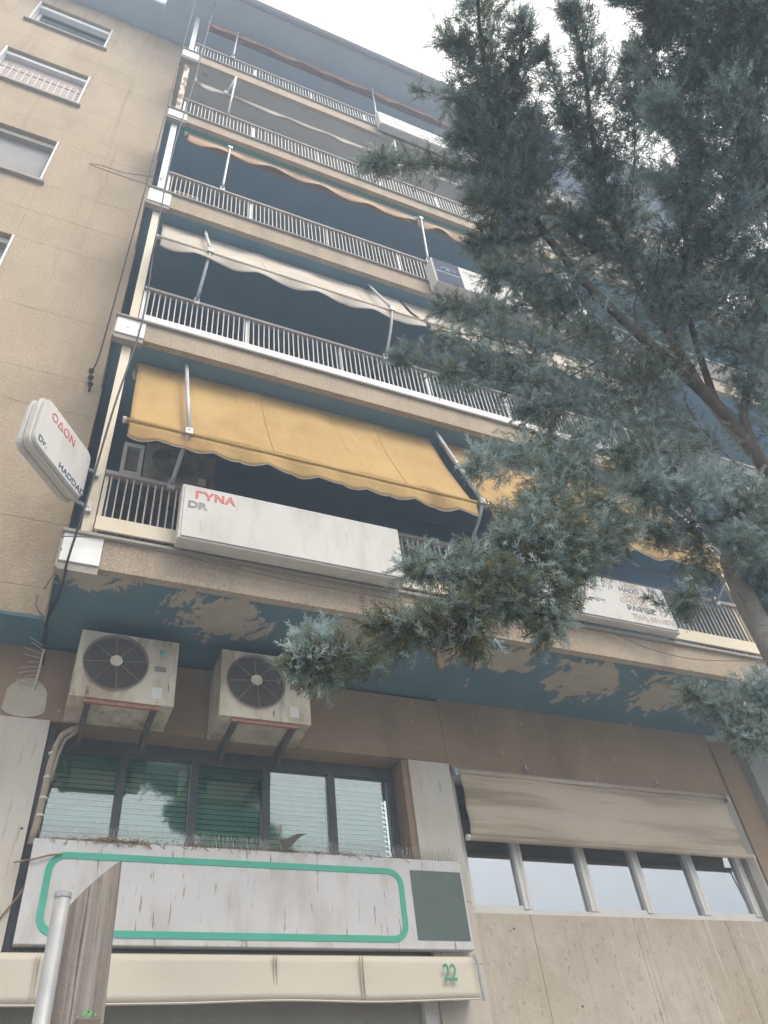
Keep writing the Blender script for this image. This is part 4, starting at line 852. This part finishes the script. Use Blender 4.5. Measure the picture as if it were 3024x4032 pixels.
def plume(L, r0, r1, n, tint=.45, droop=.15, br=.012, size=(.085, .17)):
    r0, r1, size = r0*TS, r1*TS, (size[0]*TS, size[1]*TS)
    P = smooth(A3(L), 6); Pn = np.array(P); k = len(Pn)
    if br: limb(A3(L), br, br*.3, 'bark', 'branch', 5)
    seg = np.linalg.norm(np.diff(Pn, axis=0), axis=1); cum = np.concatenate([[0], np.cumsum(seg)]); tot = cum[-1]
    # clumps along the bough, then sprays in each clump
    nc = max(4, int(n/20))
    for c in range(nc):
        u = RNG.random(); s = u*(k-1); i = min(int(s)+1, k-1); f = s-(i-1); cpt = Pn[i-1]+(Pn[i]-Pn[i-1])*f; tg = (Pn[i]-Pn[i-1])/(seg[i-1]+1e-9)
        R = (r0+(r1-r0)*u)*(1 if u < .85 else max(.25, (1-u)/.15))
        dv = RNG.normal(size=3); dv /= np.linalg.norm(dv); rad = R*RNG.random()**.55
        cc = cpt+dv*rad; ctint = tint+RNG.normal()*.17
        cr = TS*(.07+.13*min(1.6, R/TS/.35))
        m = int(n/nc*RNG.uniform(.6, 1.4))
        for q in range(m):
            off = RNG.normal(size=3)*cr*.55; pp_ = cc+off
            out = (pp_-cpt); out /= np.linalg.norm(out)+1e-6
            z = tg*.45+out*.8+RNG.normal(size=3)*.55+np.array([0, 0, .25-droop]); z /= np.linalg.norm(z)
            a = RNG.normal(size=3); x = np.cross(a, z); x /= np.linalg.norm(x); y = np.cross(z, x)
            sc_ = RNG.uniform(*size); Mx = np.stack([x, y, z])*sc_
            T = SPR[RNG.integers(8)]@Mx+pp_
            FV.append(T.reshape(-1, 3)); v = np.clip(ctint+RNG.normal()*.17, 0, 1); FT.append(np.full(len(T), v))
    # brushy stem: sprays sitting on the bough itself
    for q in range(int(k*5)):
        i = int(RNG.integers(1, k)); cpt = Pn[i-1]+(Pn[i]-Pn[i-1])*RNG.random(); tg = (Pn[i]-Pn[i-1])/(seg[i-1]+1e-9)
        z = tg*.8+RNG.normal(size=3)*.6; z /= np.linalg.norm(z); a = RNG.normal(size=3); x = np.cross(a, z); x /= np.linalg.norm(x); y = np.cross(z, x)
        T = SPR[RNG.integers(8)]@(np.stack([x, y, z])*RNG.uniform(*size))+cpt
        FV.append(T.reshape(-1, 3)); FT.append(np.full(len(T), np.clip(tint+RNG.normal()*.15, 0, 1)))
N = 1.0
def pl(L, r0, r1, n, **k):
    ym = sum(q[1] for q in L)/len(L); w = min(1, max(0, (1350-ym)/800))
    sz = k.pop('size', (.085, .17)); k['size'] = (sz[0]*(1+.5*w), sz[1]*(1+.5*w))
    low = min(1, max(0, (ym-1700)/300))
    plume(L, r0*(1.08-.30*low-.20*w), r1*(1.08-.30*low-.20*w), int(n*(1.15-.22*w)*(1-.32*low)), **k)
# crown top
pl([(2040, 740, -1.4), (1955, 450, -1.4), (1905, 220, -1.4), (1880, -90, -1.4)], .52, .52, 2200)
pl([(1960, 500, -1.3), (1830, 200, -1.3), (1745, 165, -1.3)], .25, .12, 350, br=.008)
pl([(2010, 420, -1.5), (2050, 220, -1.5), (2060, 70, -1.5)], .25, .14, 450, br=.008)
pl([(1960, 480, -1.4), (1800, 400, -1.3), (1620, 345, -1.25)], .22, .12, 420, br=.01)
pl([(2050, 760, -1.4), (1900, 590, -1.3), (1810, 540, -1.25)], .42, .28, 900)
pl([(2060, 820, -1.4), (1830, 670, -1.2), (1620, 645, -1.1), (1420, 640, -1.0)], .24, .14, 620)
pl([(2060, 800, -1.5), (2100, 620, -1.6), (2090, 470, -1.6)], .42, .25, 900)
pl([(2132, 900, -1.5), (1960, 800, -1.6), (1860, 760, -1.6)], .36, .25, 750)
pl([(2150, 920, -1.5), (1980, 960, -1.3), (1870, 960, -1.2)], .32, .18, 560)
pl([(2260, 1060, -1.5), (2080, 1090, -1.6), (1930, 1060, -1.6)], .34, .2, 620)
pl([(2300, 1110, -1.5), (2100, 1220, -1.3), (1900, 1230, -1.2), (1725, 1210, -1.1)], .3, .14, 720, tint=.5)
pl([(2420, 1240, -1.5), (2150, 1370, -1.4), (1920, 1330, -1.3), (1705, 1300, -1.2)], .26, .14, 680, tint=.5)
pl([(2500, 1310, -1.6), (2250, 1480, -1.5), (2000, 1500, -1.4), (1780, 1460, -1.3), (1570, 1400, -1.2)], .23, .14, 950, tint=.48)
pl([(2140, 1420, -1.5), (1950, 1430, -1.5), (1850, 1390, -1.5)], .16, .1, 220, br=.007)
pl([(2600, 1400, -1.6), (2370, 1560, -1.6), (2170, 1600, -1.55), (2080, 1610, -1.5)], .30, .2, 800)
pl([(2330, 1720, -1.6), (2150, 1780, -1.7), (1990, 1800, -1.75), (1850, 1860, -1.8)], .2, .12, 560, tint=.5)
pl([(2400, 1620, -1.6), (2316, 1730, -1.8), (2220, 1881, -1.9), (2100, 1960, -1.95)], .3, .2, 760)
pl([(2560, 1800, -1.8), (2364, 1773, -1.9), (2220, 1881, -1.95), (2080, 2010, -2.0), (1980, 2030, -2.0)], .24, .16, 700, br=.018)
pl([(2660, 1850, -1.8), (2420, 1930, -2.0), (2262, 2029, -2.1), (2143, 2111, -2.1), (1990, 2120, -2.1)], .24, .2, 900, br=.02)
pl([(2143, 2111, -2.1), (1950, 2150, -2.1), (1850, 2210, -2.1), (1720, 2235, -2.1), (1600, 2245, -2.05)], .15, .09, 560, tint=.5)
pl([(2143, 2111, -2.1), (2010, 2230, -2.1), (1900, 2330, -2.1), (1750, 2420, -2.1), (1560, 2480, -2.05), (1460, 2470, -2.0)], .11, .06, 620, tint=.28)
pl([(1900, 2330, -2.1), (1720, 2450, -2.1), (1480, 2550, -2.05), (1300, 2590, -2.0), (1180, 2620, -2.0)], .085, .07, 720, tint=.30)
pl([(1320, 2580, -2.0), (1250, 2540, -1.98), (1215, 2520, -1.96)], .06, .05, 130, tint=.75, br=.006)
pl([(1260, 2610, -2.0), (1180, 2640, -1.98)], .07, .05, 150, tint=.7, br=.006)
pl([(1920, 2320, -2.1), (1880, 2450, -2.1), (1830, 2560, -2.1)], .12, .07, 320, tint=.3, droop=.8, br=.008)
pl([(1990, 2250, -2.1), (2010, 2340, -2.1), (1990, 2400, -2.1)], .14, .08, 260, tint=.4, droop=.5, br=.008)
pl([(2280, 2090, -2.1), (2240, 2260, -2.1), (2190, 2400, -2.1), (2130, 2540, -2.05)], .17, .10, 640, tint=.38, droop=.7)
pl([(2180, 2150, -2.1), (2080, 2290, -2.1), (2040, 2420, -2.05)], .15, .09, 360, tint=.4, droop=.6, br=.008)
pl([(2400, 1980, -2.1), (2380, 2120, -2.15), (2320, 2230, -2.15), (2260, 2290, -2.1)], .2, .12, 520, droop=.5)
pl([(2420, 2000, -2.2), (2480, 2080, -2.2), (2400, 2180, -2.15)], .18, .1, 300, tint=.5)
pl([(2830, 1770, -1.8), (2600, 1770, -1.9), (2450, 1850, -1.9)], .32, .24, 700)
pl([(2880, 1900, -1.8), (2700, 1900, -2.1), (2520, 1900, -2.3)], .26, .2, 720, tint=.6)
pl([(2960, 1900, -1.9), (2820, 1930, -2.2), (2700, 1960, -2.3)], .24, .18, 520, tint=.6)
pl([(2850, 2050, -1.7), (2720, 2060, -1.7), (2640, 2100, -1.7), (2590, 2130, -1.7)], .18, .1, 300, droop=.3)
pl([(2760, 2080, -1.7), (2760, 2200, -1.75), (2740, 2310, -1.8), (2700, 2390, -1.8)], .15, .11, 480, tint=.35, droop=.7)
pl([(2700, 2380, -1.8), (2620, 2385, -1.8), (2540, 2350, -1.8)], .03, .02, 45, br=.006, tint=.4, size=(.05, .10))
pl([(2560, 1960, -1.9), (2500, 2050, -1.95), (2620, 2120, -1.8)], .14, .1, 240)
pl([(3080, 1150, -1.6), (2990, 1080, -1.6), (2900, 1060, -1.6)], .4, .3, 900)
pl([(3090, 800, -1.6), (3010, 720, -1.6), (2940, 640, -1.6)], .4, .3, 900)
pl([(3080, 1500, -1.5), (3000, 1350, -1.5), (2960, 1250, -1.5)], .32, .25, 600)
pl([(3070, 2080, -1.9), (2990, 2050, -2.1), (2920, 2090, -2.2), (2880, 2130, -2.2)], .16, .12, 420, tint=.45)
pl([(3060, 2200, -1.9), (2980, 2200, -2.1), (2920, 2230, -2.2)], .13, .1, 300, tint=.5)
# right edge, low
pl([(3120, 2720, -1.9), (2960, 2800, -2.0), (2830, 2790, -2.0), (2705, 2720, -2.0)], .11, .06, 520, tint=.55, size=(.07, .13))
pl([(3120, 2860, -1.9), (2980, 2900, -2.0), (2860, 2870, -2.0)], .13, .09, 480, tint=.55, size=(.07, .13))
pl([(3120, 2720, -1.9), (3010, 2700, -2.0), (2930, 2710, -2.0)], .11, .06, 300, tint=.6, size=(.07, .13))
pl([(3080, 2430, -1.7), (3010, 2300, -1.75), (2970, 2220, -1.8)], .14, .1, 320, tint=.5)
pl([(3090, 2250, -1.7), (3030, 2180, -1.8), (2990, 2150, -1.85)], .14, .1, 260, tint=.45)
# centre and right masses
pl([(2620, 1310, -1.3), (2534, 1173, -1.2), (2445, 957, -1.1), (2385, 760, -1.1)], .55, .5, 1900)
pl([(2440, 1000, -1.2), (2290, 960, -1.1), (2200, 820, -1.1)], .42, .3, 900)
pl([(2385, 760, -1.2), (2330, 520, -1.2), (2300, 250, -1.2), (2240, 40, -1.2)], .42, .2, 1300)
pl([(2390, 720, -1.2), (2270, 540, -1.3), (2190, 350, -1.3), (2140, 190, -1.3)], .32, .14, 620, br=.01)
pl([(2480, 850, -1.2), (2500, 560, -1.1), (2480, 340, -1.1), (2470, 210, -1.1)], .38, .22, 900, br=.012)
pl([(2700, 1100, -1.6), (2705, 900, -1.6), (2730, 640, -1.5)], .5, .5, 1400)
pl([(2740, 600, -1.5), (2770, 300, -1.5), (2700, 60, -1.5), (2560, -20, -1.5), (2440, -40, -1.5)], .45, .2, 1400)
pl([(2800, 420, -1.6), (2760, 180, -1.6), (2740, -60, -1.6)], .5, .45, 1100)
pl([(2930, 300, -1.8), (2980, 60, -1.8), (2960, -120, -1.8)], .5, .45, 900)
pl([(2640, 180, -1.5), (2580, 30, -1.5), (2540, -80, -1.5)], .3, .22, 420, br=.01)
pl([(3040, 420, -1.8), (3060, 150, -1.8), (3050, -100, -1.8)], .5, .4, 700)
pl([(2600, 520, -1.6), (2580, 300, -1.6), (2570, 170, -1.6)], .35, .25, 620, br=.01)
pl([(3030, 900, -1.7), (2980, 500, -1.7), (2920, 200, -1.7), (2860, -40, -1.7)], .6, .5, 2200)
pl([(2950, 820, -2.3), (2800, 640, -2.45), (2660, 470, -2.5), (2590, 400, -2.5)], .32, .2, 1100, tint=.62)
pl([(2900, 900, -2.3), (2720, 760, -2.45), (2560, 690, -2.5)], .3, .18, 850, tint=.62)
pl([(3000, 600, -2.2), (2900, 430, -2.4), (2850, 360, -2.4)], .3, .2, 700, tint=.62)
pl([(3040, 1000, -1.9), (2880, 980, -2.0), (2760, 930, -2.0)], .45, .35, 1000)
pl([(3050, 1250, -1.9), (2880, 1200, -2.1), (2740, 1180, -2.1)], .42, .3, 1000, tint=.5)
pl([(3040, 1450, -1.9), (2900, 1380, -2.0), (2800, 1350, -2.0)], .36, .25, 650)
pl([(2700, 1250, -1.3), (2620, 1180, -1.1), (2560, 1080, -1.1)], .35, .3, 600)
pl([(3060, 1650, -1.8), (2980, 1560, -1.9), (2900, 1500, -1.9)], .28, .2, 420)
pl([(2560, 1560, -1.5), (2640, 1500, -1.3), (2560, 1420, -1.2)], .35, .3, 620)
pl([(2500, 1640, -1.6), (2420, 1440, -1.3), (2320, 1330, -1.2)], .32, .28, 620)
pl([(2740, 1700, -1.5), (2640, 1640, -1.5), (2540, 1680, -1.6)], .28, .2, 420)
pl([(2300, 1350, -1.3), (2200, 1240, -1.1), (2090, 1150, -1.1)], .3, .25, 520)
pl([(3080, 1980, -1.9), (3000, 1960, -2.0), (2900, 2010, -2.0)], .2, .14, 340, tint=.5)
FVc = np.concatenate(FV); FTc = np.concatenate(FT); nT = len(FTc)
me = bpy.data.meshes.new('crown')
me.vertices.add(len(FVc)); me.vertices.foreach_set('co', (FVc-LOC[TR.name]).astype(np.float32).ravel())
me.loops.add(nT*3); me.loops.foreach_set('vertex_index', np.arange(nT*3, dtype=np.int32))
me.polygons.add(nT); me.polygons.foreach_set('loop_start', np.arange(0, nT*3, 3, dtype=np.int32)); me.polygons.foreach_set('loop_total', np.full(nT, 3, dtype=np.int32))
a = me.attributes.new('tint', 'FLOAT', 'FACE'); a.data.foreach_set('value', FTc.astype(np.float32))
me.update(calc_edges=True); me.validate(); me.materials.append(MT['leaf'])
o = bpy.data.objects.new('crown', me); COL.objects.link(o); o.parent = TR; o['kind'] = 'stuff'
print('crown triangles', nT)
# dead brown tuft hanging in the lowest bough
t = thing('dry_tuft', at(1720, 2600, -3.12), 'withered brown tuft hanging from the lowest cypress bough', 'dead foliage')
c0 = at(1695, 2540, -3.12); c1 = at(1735, 2635, -3.12)
obj('tuft', MB().lathe([(.001, .08), (.008, .055), (.013, .022), (.011, .0), (.0, -.008)], c1, 'z', 8), 'dryleaf', t)
obj('stalk', MB().tube([at(1690, 2480, -3.12), c0, c1+np.array([0, 0, .075])], .002, 5), 'dryleaf', t)

# ---------------------------------------------------------------- haze
hm = bpy.data.materials.new('haze'); hm.use_nodes = True; hn = hm.node_tree; hn.nodes.clear()
pv = hn.nodes.new('ShaderNodeVolumePrincipled'); pv.inputs['Color'].default_value = (.60, .77, 1.0, 1); pv.inputs['Density'].default_value = .0175
ho = hn.nodes.new('ShaderNodeOutputMaterial'); hn.links.new(pv.outputs[0], ho.inputs['Volume'])
MT['haze'] = hm
h = obj('haze', MB().box(-90, 90, -90, 90, -Z0-1.8, 18.5), 'haze'); h['kind'] = 'stuff'
